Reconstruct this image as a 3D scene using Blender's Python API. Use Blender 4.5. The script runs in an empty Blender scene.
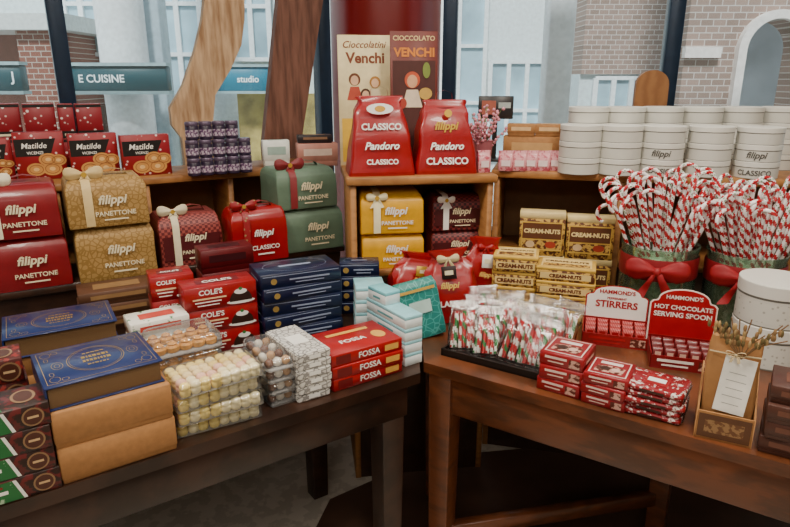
import bpy, bmesh, math, random
from mathutils import Vector, Matrix, Euler
R = random.Random(11)
C = bpy.context.scene.collection
F = 620.0; H = 1.55; TH = math.atan(184.5/620); c_ = math.cos(TH); s_ = math.sin(TH)
rad = math.radians; PI = math.pi

# ------------------------------------------------------------------ surveying helpers
def ray(px, py):
    u = (px-395)/F; v = (263.5-py)/F
    return Vector((u, c_+v*s_, -s_+v*c_))
def P(px, py, z):
    d = ray(px, py); t = (z-H)/d.z
    return Vector((d.x*t, d.y*t, z))
def ztop(y, py):
    v = (263.5-py)/F
    return H + y*(v*c_-s_)/(c_+v*s_)
def xat(px, y, z): return (px-395)/F*(y*c_-(z-H)*s_)
class S: pass
def fb(px, py, pxr, z, yaw, pyt, d, zb=None):
    """front-left base corner, right end of the front, base height, yaw, top, depth -> standing box"""
    a = P(px, py, z); yw = rad(yaw); dep = a.y*c_-(z-H)*s_
    u = (pxr-395)/F
    w = (u*dep-a.x)/(math.cos(yw)-u*math.sin(yw)*c_)
    s = S(); s.yaw = yw; s.w = w; s.d = d
    s.z = z if zb is None else zb
    s.h = ztop(a.y, pyt)-s.z
    dx = Vector((math.cos(yw), math.sin(yw), 0)); n = Vector((-math.sin(yw), math.cos(yw), 0))
    p = a + dx*w/2 + n*d/2
    s.x, s.y = p.x, p.y
    return s
def spot(x, y, z, yaw, w, d, h):
    s = S(); s.x, s.y, s.z, s.yaw, s.w, s.d, s.h = x, y, z, rad(yaw), w, d, h
    return s

# ------------------------------------------------------------------ materials
def lin(hx):
    hx = hx.lstrip('#'); o = []
    for i in (0, 2, 4):
        k = int(hx[i:i+2], 16)/255
        o.append(k/12.92 if k <= .04045 else ((k+.055)/1.055)**2.4)
    return (o[0], o[1], o[2], 1)
_mc = {}
def base_mat(name):
    m = bpy.data.materials.new(name); m.use_nodes = True
    nt = m.node_tree
    return m, nt, nt.nodes['Principled BSDF']
def noise_col(nt, col, var, scale, coord='Object'):
    tc = nt.nodes.new('ShaderNodeTexCoord'); no = nt.nodes.new('ShaderNodeTexNoise')
    no.inputs['Scale'].default_value = scale; no.inputs['Detail'].default_value = 3
    nt.links.new(tc.outputs[coord], no.inputs['Vector'])
    rp = nt.nodes.new('ShaderNodeValToRGB')
    rp.color_ramp.elements[0].position = .3; rp.color_ramp.elements[1].position = .7
    rp.color_ramp.elements[0].color = tuple(max(0, k*(1-var)) for k in col[:3])+(1,)
    rp.color_ramp.elements[1].color = tuple(min(1, k*(1+var)) for k in col[:3])+(1,)
    nt.links.new(no.outputs['Fac'], rp.inputs['Fac'])
    return rp.outputs['Color'], no
def M(hx, rough=.5, metal=0, var=.1, scale=25, bump=0, coat=0, emit=0):
    key = (hx, rough, metal, var, scale, bump, coat, emit)
    if key in _mc: return _mc[key]
    m, nt, b = base_mat('surface_'+hx)
    out, no = noise_col(nt, lin(hx), var, scale)
    nt.links.new(out, b.inputs['Base Color'])
    b.inputs['Roughness'].default_value = rough; b.inputs['Metallic'].default_value = metal
    b.inputs['Coat Weight'].default_value = coat
    if emit:
        nt.links.new(out, b.inputs['Emission Color']); b.inputs['Emission Strength'].default_value = emit
    if bump:
        bp = nt.nodes.new('ShaderNodeBump'); bp.inputs['Strength'].default_value = bump; bp.inputs['Distance'].default_value = .004
        nt.links.new(no.outputs['Fac'], bp.inputs['Height']); nt.links.new(bp.outputs['Normal'], b.inputs['Normal'])
    _mc[key] = m
    return m
def pat(kind, a, b2, scale=40, thr=.3, rough=.45, rot=(0, 0, 0), stretch=(1, 1, 1)):
    key = ('pat', kind, a, b2, scale, thr, rough, rot, stretch)
    if key in _mc: return _mc[key]
    m, nt, b = base_mat('print_'+kind)
    tc = nt.nodes.new('ShaderNodeTexCoord'); mp = nt.nodes.new('ShaderNodeMapping')
    mp.inputs['Rotation'].default_value = tuple(rad(k) for k in rot); mp.inputs['Scale'].default_value = stretch
    mp.inputs['Location'].default_value = (.0013, .0017, .0011)
    nt.links.new(tc.outputs['Object'], mp.inputs['Vector'])
    A, B = lin(a), lin(b2)
    mix = nt.nodes.new('ShaderNodeMix'); mix.data_type = 'RGBA'
    mix.inputs[6].default_value = A; mix.inputs[7].default_value = B
    def ramp(sock, t, soft=.04, inv=False):
        r = nt.nodes.new('ShaderNodeValToRGB')
        r.color_ramp.elements[0].position = max(0, t-soft); r.color_ramp.elements[1].position = min(1, t+soft)
        if inv:
            r.color_ramp.elements[0].color = (1, 1, 1, 1); r.color_ramp.elements[1].color = (0, 0, 0, 1)
        nt.links.new(sock, r.inputs['Fac']); return r.outputs['Color']
    if kind == 'dots':
        v = nt.nodes.new('ShaderNodeTexVoronoi'); v.inputs['Scale'].default_value = scale
        nt.links.new(mp.outputs[0], v.inputs['Vector'])
        nt.links.new(ramp(v.outputs['Distance'], thr, .05, True), mix.inputs[0])
    elif kind == 'lace':
        v = nt.nodes.new('ShaderNodeTexVoronoi'); v.feature = 'DISTANCE_TO_EDGE'; v.inputs['Scale'].default_value = scale
        nt.links.new(mp.outputs[0], v.inputs['Vector'])
        nt.links.new(ramp(v.outputs['Distance'], thr, .03, True), mix.inputs[0])
    elif kind == 'checker':
        v = nt.nodes.new('ShaderNodeTexChecker'); v.inputs['Scale'].default_value = scale
        nt.links.new(mp.outputs[0], v.inputs['Vector'])
        nt.links.new(v.outputs['Fac'], mix.inputs[0])
    elif kind in ('flecks', 'grain'):
        v = nt.nodes.new('ShaderNodeTexNoise'); v.inputs['Scale'].default_value = scale; v.inputs['Detail'].default_value = 4
        nt.links.new(mp.outputs[0], v.inputs['Vector'])
        nt.links.new(ramp(v.outputs['Fac'], thr, .03 if kind == 'flecks' else .16), mix.inputs[0])
    elif kind in ('wood', 'stripes'):
        v = nt.nodes.new('ShaderNodeTexWave'); v.inputs['Scale'].default_value = scale
        v.inputs['Distortion'].default_value = 5 if kind == 'wood' else 0
        v.inputs['Detail'].default_value = 4; v.inputs['Detail Scale'].default_value = 2
        nt.links.new(mp.outputs[0], v.inputs['Vector'])
        if kind == 'wood':
            nt.links.new(v.outputs['Fac'], mix.inputs[0])
            bp = nt.nodes.new('ShaderNodeBump'); bp.inputs['Strength'].default_value = .12; bp.inputs['Distance'].default_value = .003
            nt.links.new(v.outputs['Fac'], bp.inputs['Height']); nt.links.new(bp.outputs['Normal'], b.inputs['Normal'])
        else:
            nt.links.new(ramp(v.outputs['Fac'], thr, .05), mix.inputs[0])
    col = mix.outputs[2]
    if kind == 'brick':
        v = nt.nodes.new('ShaderNodeTexBrick'); v.inputs['Scale'].default_value = scale
        v.inputs['Color1'].default_value = A; v.inputs['Color2'].default_value = tuple(k*.7 for k in A[:3])+(1,); v.inputs['Mortar'].default_value = B
        v.inputs['Mortar Size'].default_value = .02
        nt.links.new(mp.outputs[0], v.inputs['Vector']); col = v.outputs['Color']
    nt.links.new(col, b.inputs['Base Color']); b.inputs['Roughness'].default_value = rough
    _mc[key] = m
    return m
def clear(tint='ffffff', gloss=.04, rough=.06, ior=1.35, haze=0, bump=.15, hcol='e6e6e6'):
    key = ('clear', tint, gloss, rough, ior, haze, bump, hcol)
    if key in _mc: return _mc[key]
    m = bpy.data.materials.new('clear_film'); m.use_nodes = True; nt = m.node_tree; nt.nodes.clear()
    o = nt.nodes.new('ShaderNodeOutputMaterial'); mx = nt.nodes.new('ShaderNodeMixShader')
    tr = nt.nodes.new('ShaderNodeBsdfTransparent'); gl = nt.nodes.new('ShaderNodeBsdfGlossy'); fr = nt.nodes.new('ShaderNodeFresnel')
    ad = nt.nodes.new('ShaderNodeMath'); ad.operation = 'ADD'; ad.inputs[1].default_value = gloss; ad.use_clamp = True
    no = nt.nodes.new('ShaderNodeTexNoise'); no.inputs['Scale'].default_value = 40
    bp = nt.nodes.new('ShaderNodeBump'); bp.inputs['Strength'].default_value = bump; bp.inputs['Distance'].default_value = .004
    nt.links.new(no.outputs['Fac'], bp.inputs['Height']); nt.links.new(bp.outputs['Normal'], gl.inputs['Normal'])
    tr.inputs['Color'].default_value = lin(tint); gl.inputs['Roughness'].default_value = rough; fr.inputs['IOR'].default_value = ior
    nt.links.new(fr.outputs[0], ad.inputs[0]); nt.links.new(ad.outputs[0], mx.inputs[0])
    nt.links.new(tr.outputs[0], mx.inputs[1]); nt.links.new(gl.outputs[0], mx.inputs[2])
    out = mx.outputs[0]
    if haze:
        df = nt.nodes.new('ShaderNodeBsdfDiffuse'); df.inputs['Color'].default_value = lin(hcol); m2 = nt.nodes.new('ShaderNodeMixShader')
        m2.inputs[0].default_value = haze; nt.links.new(out, m2.inputs[1]); nt.links.new(df.outputs[0], m2.inputs[2]); out = m2.outputs[0]
    nt.links.new(out, o.inputs['Surface'])
    _mc[key] = m
    return m

# ------------------------------------------------------------------ mesh builder
_tc = {}
def tmesh(s, bold=0, shear=0):
    k = (s, bold, shear)
    if k in _tc: return _tc[k]
    cu = bpy.data.curves.new('lettering', 'FONT'); cu.body = s; cu.offset = bold; cu.shear = shear; cu.resolution_u = 3; cu.fill_mode = 'FRONT'
    o = bpy.data.objects.new('lettering', cu); C.objects.link(o); bpy.context.view_layer.update()
    ev = o.evaluated_get(bpy.context.evaluated_depsgraph_get()); me = ev.to_mesh()
    vs = [v.co.copy() for v in me.vertices]; fs = [tuple(p.vertices) for p in me.polygons]
    ev.to_mesh_clear(); bpy.data.objects.remove(o); bpy.data.curves.remove(cu)
    x0 = min(v.x for v in vs); x1 = max(v.x for v in vs); y0 = min(v.y for v in vs); y1 = max(v.y for v in vs)
    vs = [Vector((v.x-(x0+x1)/2, v.y-(y0+y1)/2, 0)) for v in vs]
    _tc[k] = (vs, fs, x1-x0, y1-y0)
    return _tc[k]
def FR(face, x, y, z, tilt=0, e=.0008):
    t = tilt
    if face == 'front': X, Y, N = (1, 0, 0), (0, math.sin(t), math.cos(t)), (0, -math.cos(t), math.sin(t))
    elif face == 'top': X, Y, N = (1, 0, 0), (0, 1, 0), (0, 0, 1)
    elif face == 'right': X, Y, N = (0, 1, 0), (0, 0, 1), (1, 0, 0)
    else: X, Y, N = (0, -1, 0), (0, 0, 1), (-1, 0, 0)
    X, Y, N = Vector(X), Vector(Y), Vector(N); o = Vector((x, y, z))+N*e
    return Matrix(((X.x, Y.x, N.x, o.x), (X.y, Y.y, N.y, o.y), (X.z, Y.z, N.z, o.z), (0, 0, 0, 1)))
def rrect(w, d, r, n=3):
    r = min(r, w*.49, d*.49); o = []
    for cx, cy, a0 in ((w/2-r, d/2-r, 0), (-w/2+r, d/2-r, 90), (-w/2+r, -d/2+r, 180), (w/2-r, -d/2+r, 270)):
        for i in range(n+1):
            a = rad(a0+90*i/n); o.append((cx+r*math.cos(a), cy+r*math.sin(a)))
    return o
class MB:
    def __init__(s): s.v = []; s.f = []; s.m = []; s.sm = []; s.mats = []
    def mi(s, mat):
        if mat not in s.mats: s.mats.append(mat)
        return s.mats.index(mat)
    def add(s, vs, fs, mat, X=None, smooth=False):
        b = len(s.v); k = s.mi(mat)
        for v in vs:
            v = Vector(v); s.v.append(X @ v if X is not None else v)
        for f in fs: s.f.append(tuple(b+i for i in f)); s.m.append(k); s.sm.append(smooth)
    def box(s, x0, x1, y0, y1, z0, z1, mat, bv=0, X=None, seg=1):
        bm = bmesh.new(); bmesh.ops.create_cube(bm, size=1)
        for v in bm.verts: v.co = Vector((x0+(v.co.x+.5)*(x1-x0), y0+(v.co.y+.5)*(y1-y0), z0+(v.co.z+.5)*(z1-z0)))
        if bv: bmesh.ops.bevel(bm, geom=bm.edges[:], offset=bv, segments=seg, affect='EDGES', clamp_overlap=True)
        bm.verts.index_update()
        s.add([v.co.copy() for v in bm.verts], [[v.index for v in f.verts] for f in bm.faces], mat, X); bm.free()
    def rings(s, rs, mat, X=None, caps=(True, True), smooth=True, closed=True, matf=None, flat=()):
        n = len(rs[0]); vs = [p for r in rs for p in r]
        b = len(s.v)
        for v in vs:
            v = Vector(v); s.v.append(X @ v if X is not None else v)
        k = s.mi(mat)
        for i in range(len(rs)-1):
            for j in range(n if closed else n-1):
                q = (j+1) % n
                s.f.append((b+i*n+j, b+i*n+q, b+(i+1)*n+q, b+(i+1)*n+j)); s.sm.append(smooth)
                s.m.append(s.mi(matf(i, j)) if matf else k)
        if closed:
            if caps[0]: s.f.append(tuple(b+j for j in range(n-1, -1, -1))); s.m.append(k); s.sm.append(False)
            if caps[1]: s.f.append(tuple(b+(len(rs)-1)*n+j for j in range(n))); s.m.append(k); s.sm.append(False)
    def loft(s, levels, mat, X=None, smooth=False, n=3, caps=(True, True)):
        s.rings([[Vector((x, y, z)) for x, y in rrect(w, d, r, n)] for z, w, d, r in levels], mat, X, caps, smooth)
    def soft(s, levels, mat, amp=.004, seed=0, sub=4, n=6, X=None, sharp=False):
        """creased loft: every ring wobbles a little"""
        q = random.Random(seed); ph = [q.uniform(0, 6.3) for _ in range(6)]; zt = levels[-1][0]; rs = []; full = []
        for a, b in zip(levels, levels[1:]):
            for k in range(sub): full.append([a[i]+(b[i]-a[i])*k/sub for i in range(4)])
        full.append(list(levels[-1]))
        for z, w, d, r in full:
            t = z/zt; ring = []
            for x, y in rrect(w, d, r, n):
                an = math.atan2(y/d, x/w); l = math.hypot(x, y) or 1
                o = amp*(math.sin(5*an+9*t+ph[0])*.6+math.sin(9*an-14*t+ph[1])*.5+math.sin(17*an+6*t+ph[2])*.35)*(.25+t) + q.uniform(-.2, .2)*amp
                ring.append(Vector((x+x/l*o, y+y/l*o, z+amp*.3*math.sin(4*an+ph[3])*t)))
            rs.append(ring)
        s.rings(rs, mat, X, (True, True), not sharp)
    def lathe(s, prof, mat, seg=28, X=None, caps=(True, True), smooth=True, sx=1, sy=1, sharp=40):
        grp = [[prof[0]]]
        for i in range(1, len(prof)):
            grp[-1].append(prof[i])
            if i < len(prof)-1:
                a = Vector((prof[i][0]-prof[i-1][0], prof[i][1]-prof[i-1][1])); b = Vector((prof[i+1][0]-prof[i][0], prof[i+1][1]-prof[i][1]))
                if a.length > 1e-9 and b.length > 1e-9 and a.angle(b) > rad(sharp): grp.append([prof[i]])
        for gi, g in enumerate(grp):
            s.rings([[Vector((r*sx*math.cos(2*PI*j/seg), r*sy*math.sin(2*PI*j/seg), z)) for j in range(seg)] for r, z in g], mat, X, (caps[0] and gi == 0, caps[1] and gi == len(grp)-1), smooth)
    def tube(s, pts, r, mat, seg=8, matf=None, caps=(True, True), rr=None):
        pts = [Vector(p) for p in pts]; rs = []; up = None
        for i, p in enumerate(pts):
            t = (pts[min(i+1, len(pts)-1)]-pts[max(i-1, 0)]).normalized()
            if up is None:
                up = t.orthogonal().normalized()
            up = (up-t*up.dot(t)).normalized(); bi = t.cross(up)
            q = r if rr is None else rr[i]
            rs.append([p+(up*math.cos(2*PI*j/seg)+bi*math.sin(2*PI*j/seg))*q for j in range(seg)])
        s.rings(rs, mat, None, caps, True, True, matf)
    def strip(s, pts, wid, mat):
        w = Vector(wid)/2
        s.rings([[Vector(p)-w, Vector(p)+w] for p in pts], mat, closed=False)
    def ball(s, c, r, mat, sx=1, sy=1, sz=1, seg=10, X=None):
        pr = []
        T = Matrix.Translation(Vector(c))
        if X is not None: T = X @ T
        for i in range(7):
            a = -PI/2+PI*i/6; pr.append((max(r*math.cos(a), r*.02), r*sz*math.sin(a)))
        s.rings([[Vector((q*sx*math.cos(2*PI*j/seg), q*sy*math.sin(2*PI*j/seg), z)) for j in range(seg)] for q, z in pr], mat, T)
    def text(s, t, X, W, Ht, mat, bold=.012, shear=0):
        vs, fs, w, h = tmesh(t, bold, shear); k = min(W/w, Ht/h)
        s.add([v*k for v in vs], fs, mat, X)
    def curved_text(s, t, r, z, W, Ht, mat, ang=0, bold=.02, shear=0):
        """lettering wrapped round a cylinder of radius r, centred at angle ang"""
        vs, fs, w, h = tmesh(t, bold, shear); k = min(W/w, Ht/h)
        s.add([(r*math.cos(ang+v.x*k/r), r*math.sin(ang+v.x*k/r), z+v.y*k) for v in vs], fs, mat)
    def rect(s, X, w, h, mat): s.add([(-w/2, -h/2, 0), (w/2, -h/2, 0), (w/2, h/2, 0), (-w/2, h/2, 0)], [(0, 1, 2, 3)], mat, X)
    def poly(s, X, pts, mat): s.add([(p[0], p[1], 0) for p in pts], [tuple(range(len(pts)))], mat, X)
    def disc(s, X, rx, ry, mat, n=20, a0=0, a1=360):
        s.poly(X, [(rx*math.cos(rad(a0+(a1-a0)*i/n)), ry*math.sin(rad(a0+(a1-a0)*i/n))) for i in range(n + (0 if a1-a0 == 360 else 1))], mat)
    def annulus(s, X, rx, ry, t, mat, n=24):
        o = [Vector((rx*math.cos(2*PI*i/n), ry*math.sin(2*PI*i/n), 0)) for i in range(n)]; q = [Vector(((rx-t)*math.cos(2*PI*i/n), (ry-t)*math.sin(2*PI*i/n), 0)) for i in range(n)]
        s.add(o+q, [(i, (i+1) % n, n+(i+1) % n, n+i) for i in range(n)], mat, X)
    def prism(s, pts, z0, z1, mat, X=None):
        n = len(pts)
        vs = [(p[0], p[1], z0) for p in pts]+[(p[0], p[1], z1) for p in pts]
        fs = [tuple(range(n-1, -1, -1)), tuple(range(n, 2*n))]+[(i, (i+1) % n, n+(i+1) % n, n+i) for i in range(n)]
        s.add(vs, fs, mat, X)
    def bow(s, c, size, mat, wid=.4, tails=True, double=True):
        c = Vector(c)
        for sg in (-1, 1):
            for q in ((1, .62) if double else (1,)):
                pts = []
                for i in range(13):
                    t = 2*PI*i/12
                    pts.append(c+Vector((sg*q*size*.5*(1-math.cos(t)), -.15*size*math.sin(t/2), size*.28*math.sin(t)+size*(.12 if q == 1 else .34)*q*(1-math.cos(t)))))
                s.strip(pts, (0, size*wid, 0), mat)
            if tails: s.strip([c, c+Vector((sg*size*.3, -size*.2, -size*.35)), c+Vector((sg*size*.42, -size*.22, -size*.85))], (size*.28, 0, size*.05), mat)
        s.ball(c+Vector((0, -.04*size, 0)), size*.16, mat)
    def puff_bow(s, c, size, mat):
        """soft fabric bow: two pleated loops, a knot and two tails"""
        c = Vector(c)
        prof = ((0, .07, .05), (.12, .14, .09), (.35, .27, .15), (.62, .36, .17), (.85, .33, .13), (.97, .2, .08), (1.0, .08, .04))
        for sg in (-1, 1):
            rs = []
            for t, hz, hy in prof:
                ring = []
                for j in range(20):
                    a = 2*PI*j/20; pl = 1+.16*math.sin(5*a+t*3)*(1-t*.5)
                    ring.append(c+Vector((sg*t*size, -hy*size*math.cos(a)*pl-.04*size, hz*size*math.sin(a)*pl+.1*t*size)))
                rs.append(ring if sg > 0 else ring[::-1])
            s.rings(rs, mat)
            tl = []
            for i in range(6):
                t = i/5; x0 = c+Vector((sg*size*(.08+.4*t), -size*(.14+.05*math.sin(t*7)), -size*(.05+.85*t)))
                tl.append([x0+Vector((-size*(.08+.1*t), 0, -size*.04)), x0+Vector((0, -size*.05, 0)), x0+Vector((size*(.08+.1*t), 0, size*.04))])
            s.rings(tl, mat, closed=False)
        s.ball(c+Vector((0, -.08*size, 0)), size*.15, mat, 1, .8, 1.1)
    def build(s, name, parent=None):
        me = bpy.data.meshes.new(name); me.from_pydata([tuple(v) for v in s.v], [], s.f)
        for m in s.mats: me.materials.append(m)
        me.polygons.foreach_set('material_index', s.m); me.polygons.foreach_set('use_smooth', s.sm); me.update()
        me.set_sharp_from_angle(angle=rad(65))       # crisp rims where a side meets its cap
        o = bpy.data.objects.new(name, me); C.objects.link(o)
        if parent: o.parent = parent
        return o

def tag(o, label=None, cat=None, group=None, kind=None):
    if label: o['label'] = label
    if cat: o['category'] = cat
    if group: o['group'] = group
    if kind: o['kind'] = kind
    return o
def E(name): 
    o = bpy.data.objects.new(name, None); o.empty_display_size = .05; C.objects.link(o); return o
def put(o, x, y, z, yaw=0, rx=0): o.location = (x, y, z); o.rotation_euler = (rx, 0, yaw); return o
def copy_tree(o, parent=None):
    c = o.copy(); C.objects.link(c)
    if parent: c.parent = parent
    for ch in list(o.children):
        if ch.name in C.objects: copy_tree(ch, c)
    return c
def posw(i, n):
    if n == 1: return ''
    if i == n-1: return 'topmost'
    if i == 0: return 'lowest'
    k = n-i
    return {2: 'second from top', 3: 'third from top', 4: 'fourth from top', 5: 'fifth from top', 6: 'sixth from top'}[k]
def stack(s, n, make, desc, cat, group=None, jit=1.2, off=.003):
    h = s.h/n; base = None; out = []
    for i in range(n):
        if base is None: o = base = make(s.w, s.d, h)
        else: o = copy_tree(base)
        o.location = (s.x+R.uniform(-off, off), s.y+R.uniform(-off, off), s.z+i*h); o.rotation_euler = (0, 0, s.yaw+rad(jit)*R.uniform(-1, 1))
        tag(o, desc if n == 1 else f"{desc}, {posw(i, n)}", cat, group)
        out.append(o)
    return out
def struct(o): o['kind'] = 'structure'; return o
ORD = ['first', 'second', 'third', 'fourth', 'fifth', 'sixth', 'seventh', 'eighth', 'ninth', 'tenth']

# ------------------------------------------------------------------ palette
RED = M('940810', .38, coat=.2); RED2 = M('960810', .36, bump=.4, scale=22, coat=.15); DRED = M('5c0c12', .4); WHITE = M('f1efe8', .5, var=.04); CREAM = M('e9dcb8', .6, var=.06)
GOLD = M('d2a83e', .35, metal=.4); YEL = M('dca30c', .42, bump=.15); KRAFT = M('a87645', .75, var=.12, scale=60); TANB = M('a8834a', .6, var=.08)
BLACK = M('17120f', .45); NAVY = M('0f1a3a', .36, coat=.2); BOOK = M('132458', .4, coat=.2); GREEN = M('5d7460', .55, bump=.15); DGREEN = M('1c6a34', .5); TEAL = M('2b8f8c', .45)
AQUA = M('7fcdd8', .45); CHOC = M('3a1d12', .45)
GREY = M('8b8b86', .6); BROWN = M('6a4226', .5)
WOODL = pat('wood', 'a87440', '8a5a2e', 3.2, rough=.5, stretch=(1, 1, 6)); WOODH = pat('wood', 'a87440', '8a5a2e', 6, rough=.5, rot=(0, 90, 0), stretch=(1, 1, 1))
WOODD = pat('wood', '3a2419', '271810', 7, rough=.34, rot=(0, 0, 90), stretch=(1, .25, 1))
WOODR = pat('wood', '6c3c22', '4f2d1a', 6, rough=.3, rot=(0, 0, 90), stretch=(1, .25, 3))
FILM = clear('ffffff', .06, .08, 1.28, .0); GLASSJ = clear('d8ecdc', .05, .03, 1.4, .1, 0, 'a9c4aa'); PANE = clear('e4f1f5', .05, .0, 1.12, .07, 0, 'dfeaee'); CLAM = clear('ffffff', .06, .05, 1.33, .04)

# ------------------------------------------------------------------ room shell
def plane_prism(name, pts, z0, z1, mat):
    m = MB(); m.prism(pts, z0, z1, mat); return struct(m.build(name))
FLOORM = pat('flecks', 'c2b9ab', 'afa698', 18, .5, rough=.4)
plane_prism('floor', [(-4, -3.2), (4, -3.2), (4, 3.6), (-4, 3.6)], -.05, 0, FLOORM)
plane_prism('pavement', [(-16, 3.6), (16, 3.6), (16, 30), (-16, 30)], -.12, -.02, M('c3c4c0', .8))
plane_prism('ceiling', [(-4, -3.2), (4, -3.2), (4, 3.7), (-4, 3.7)], 2.9, 2.98, M('d6d0c6', .8))
WALLM = M('8a8074', .8)
plane_prism('wall_back', [(-4, -3.3), (4, -3.3), (4, -3.2), (-4, -3.2)], 0, 2.9, WALLM)  # unseen back and side walls, added to cut fill light and darken the floor
plane_prism('wall_side_left', [(-4.1, -3.2), (-4, -3.2), (-4, 1.2), (-4.1, 1.2)], 0, 2.9, WALLM)
plane_prism('wall_side_right', [(4, -3.2), (4.1, -3.2), (4.1, 2.4), (4, 2.4)], 0, 2.9, WALLM)
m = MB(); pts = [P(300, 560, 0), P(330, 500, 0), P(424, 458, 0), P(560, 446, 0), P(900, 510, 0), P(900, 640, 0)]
m.prism([(p.x, p.y) for p in pts][::-1], .0, .004, M('4a3325', .6, var=.2, scale=8)); tag(m.build('floor_patch'), 'dark brown patch on the floor between and under the two tables', 'floor patch')  # thin dark brown sheet laid over the paler floor
dS = Vector((math.cos(rad(30)), math.sin(rad(30)), 0)); nS = Vector((-dS.y, dS.x, 0)); L0 = Vector((-.867, 2.185, 0))
wallL0 = L0+nS*.76
dW = Vector((math.cos(rad(-10)), math.sin(rad(-10)), 0)); nW = Vector((-dW.y, dW.x, 0)); W0 = Vector((.29, 3.12, 0))
FRAME = M('1d2e42', .4, metal=.2)
def along(px, base, d, z=1.7):
    u = (px-395)/F; lo, hi = -6, 6
    k = lambda t: (base.x+d.x*t)-u*((base.y+d.y*t)*c_-(z-H)*s_)
    for _ in range(60):
        mid = (lo+hi)/2
        if k(mid) < 0: lo = mid
        else: hi = mid
    return lo
def wall_frame(base, d, n, t):
    o = base+d*t
    return Matrix(((d.x, n.x, 0, o.x), (d.y, n.y, 0, o.y), (0, 0, 1, 0), (0, 0, 0, 1)))
tl0 = along(322, wallL0, dS)
def window(no, base, d, n, ta, tb, bars, wallname):
    X = wall_frame(base, d, n, 0)
    m = MB(); m.box(ta, tb, -.04, .08, 0, .72, M('8d8a84', .7), X=X); struct(m.build(wallname))
    m = MB(); m.box(ta-.02, tb+.02, -.07, .1, .72, .76, M('cfcac0', .6), .004, X=X); struct(m.build('window_sill_'+str(no)))
    fr = MB()
    for b in bars: fr.box(b-.032, b+.032, -.04, .05, .76, 2.9, FRAME, .003, X=X)
    fr.box(ta, tb, -.04, .05, .76, .82, FRAME, X=X); fr.box(ta, tb, -.04, .05, 2.55, 2.9, FRAME, X=X)
    w = struct(fr.build('window_'+str(no)))
    g = MB(); 
    g.rect(X @ Matrix.Translation((0, 0, 0)) @ Matrix(((1, 0, 0, (ta+tb)/2), (0, 0, 1, 0), (0, 1, 0, 1.68), (0, 0, 0, 1))), tb-ta, 1.8, PANE)
    g.build('window_pane', w)
window(1, wallL0, dS, nS, -2.9, tl0+.03, [along(59, wallL0, dS), tl0, -2.85], 'wall_left')
tr1 = along(450, W0, dW)
window(2, W0, dW, nW, tr1-.03, tr1+3.6, [tr1, along(672, W0, dW), tr1+2.2, tr1+3.55], 'wall_right')

# red column in the corner
m = MB(); m.lathe([(.33, 0), (.33, .12), (.3, .14), (.3, 2.9)], M('74100c', .35, var=.15, scale=3), 48)
o = put(m.build('column'), xat(386, 3.62, 1.7), 3.62, 0); tag(o, 'large round red painted column behind the two posters', 'column')

# ------------------------------------------------------------------ outside
def OX(px, y): return xat(px, y, 1.7)
BRK = pat('brick', '8a5242', 'b3a598', 5, rough=.85, rot=(-90, 0, 0)); BRK2 = pat('brick', 'a5887a', 'c9bdb4', 5, rough=.85, rot=(-90, 0, 0))
BLUEG = M('a9c6d2', .25, var=.35, scale=2); PALEF = M('f3f7f6', .6)
def panes(b, x0, x1, y, z0, z1, nx, nz, name='shop_window'):
    m = MB(); m.box(x0, x1, y-.02, y, z0, z1, BLUEG); g = m.build(name, b)
    m = MB()
    for i in range(nx+1):
        x = x0+(x1-x0)*i/nx; m.box(x-.025, x+.025, y-.06, y-.02, z0, z1, PALEF)
    for i in range(nz+1):
        z = z0+(z1-z0)*i/nz; m.box(x0, x1, y-.055, y-.02, z-.02, z+.02, PALEF)
    m.build('window_frame', g)
b = E('brick_building'); tag(b, 'pale shopfront with brick pier seen through the left window', 'building')
m = MB(); m.box(OX(-420, 7), OX(330, 7), 7, 7.6, 0, 4.5, M('d8e2e2', .7)); m.build('wall', b)
m = MB(); m.box(OX(20, 6.1), OX(56, 6.1), 6.1, 7, 0, 1.98, BRK); m.build('brick_pier', b)
m = MB(); m.box(OX(56, 6.8), OX(165, 6.8), 6.75, 7, 0, 1.28, M('5c4c42', .7)); m.build('dark_plinth', b)
m = MB(); m.box(OX(-90, 6.0), OX(70, 6.0), 6.0, 7, 1.98, 2.12, M('d9dcd8', .7)); m.build('cornice', b)
m = MB(); m.box(OX(-90, 6.7), OX(20, 6.7), 6.7, 7, 0, 1.98, M('7a4a3c', .8)); m.build('dark_bay', b)
panes(b, OX(74, 6.98), OX(106, 6.98), 6.98, 1.8, 2.8, 2, 2)
panes(b, OX(160, 6.98), OX(205, 6.98), 6.98, 1.3, 2.8, 2, 3)
panes(b, OX(236, 6.98), OX(272, 6.98), 6.98, 1.75, 2.8, 2, 2)
m = MB(); m.box(OX(236, 6.8), OX(320, 6.8), 6.75, 7, 0, 1.4, M('b9a25c', .8, var=.5, scale=5)); m.build('planting', b)
def signboard(px0, px1, py0, py1, y, items, label, col='124c55'):
    z0, z1 = ztop(y, py1), ztop(y, py0); x0, x1 = OX(px0, y), OX(px1, y)
    r = E('shop_sign'); put(r, (x0+x1)/2, y, z0); w = x1-x0; h = z1-z0
    mm = MB(); mm.box(-w/2, w/2, 0, .1, 0, h, M(col, .4), .01); mm.build('panel', r)
    mm = MB(); mm.box(-w/2-.01, w/2+.01, -.02, .1, h, h+.025, M('9fb8bb', .5)); mm.box(-w/2-.01, w/2+.01, -.02, .1, -.025, 0, M('9fb8bb', .5)); mm.build('trim', r)
    for txt, a, b_ in items:
        mm = MB(); xa_, xb_ = OX(a, y)-(x0+x1)/2, OX(b_, y)-(x0+x1)/2
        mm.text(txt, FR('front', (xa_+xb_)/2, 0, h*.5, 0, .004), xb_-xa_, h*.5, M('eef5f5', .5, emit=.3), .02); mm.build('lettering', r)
    tag(r, label, 'sign')
signboard(-55, 18, 65, 91, 5.05, [('J', 4, 14)], 'teal shop sign with one white letter at the left photo edge')
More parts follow.
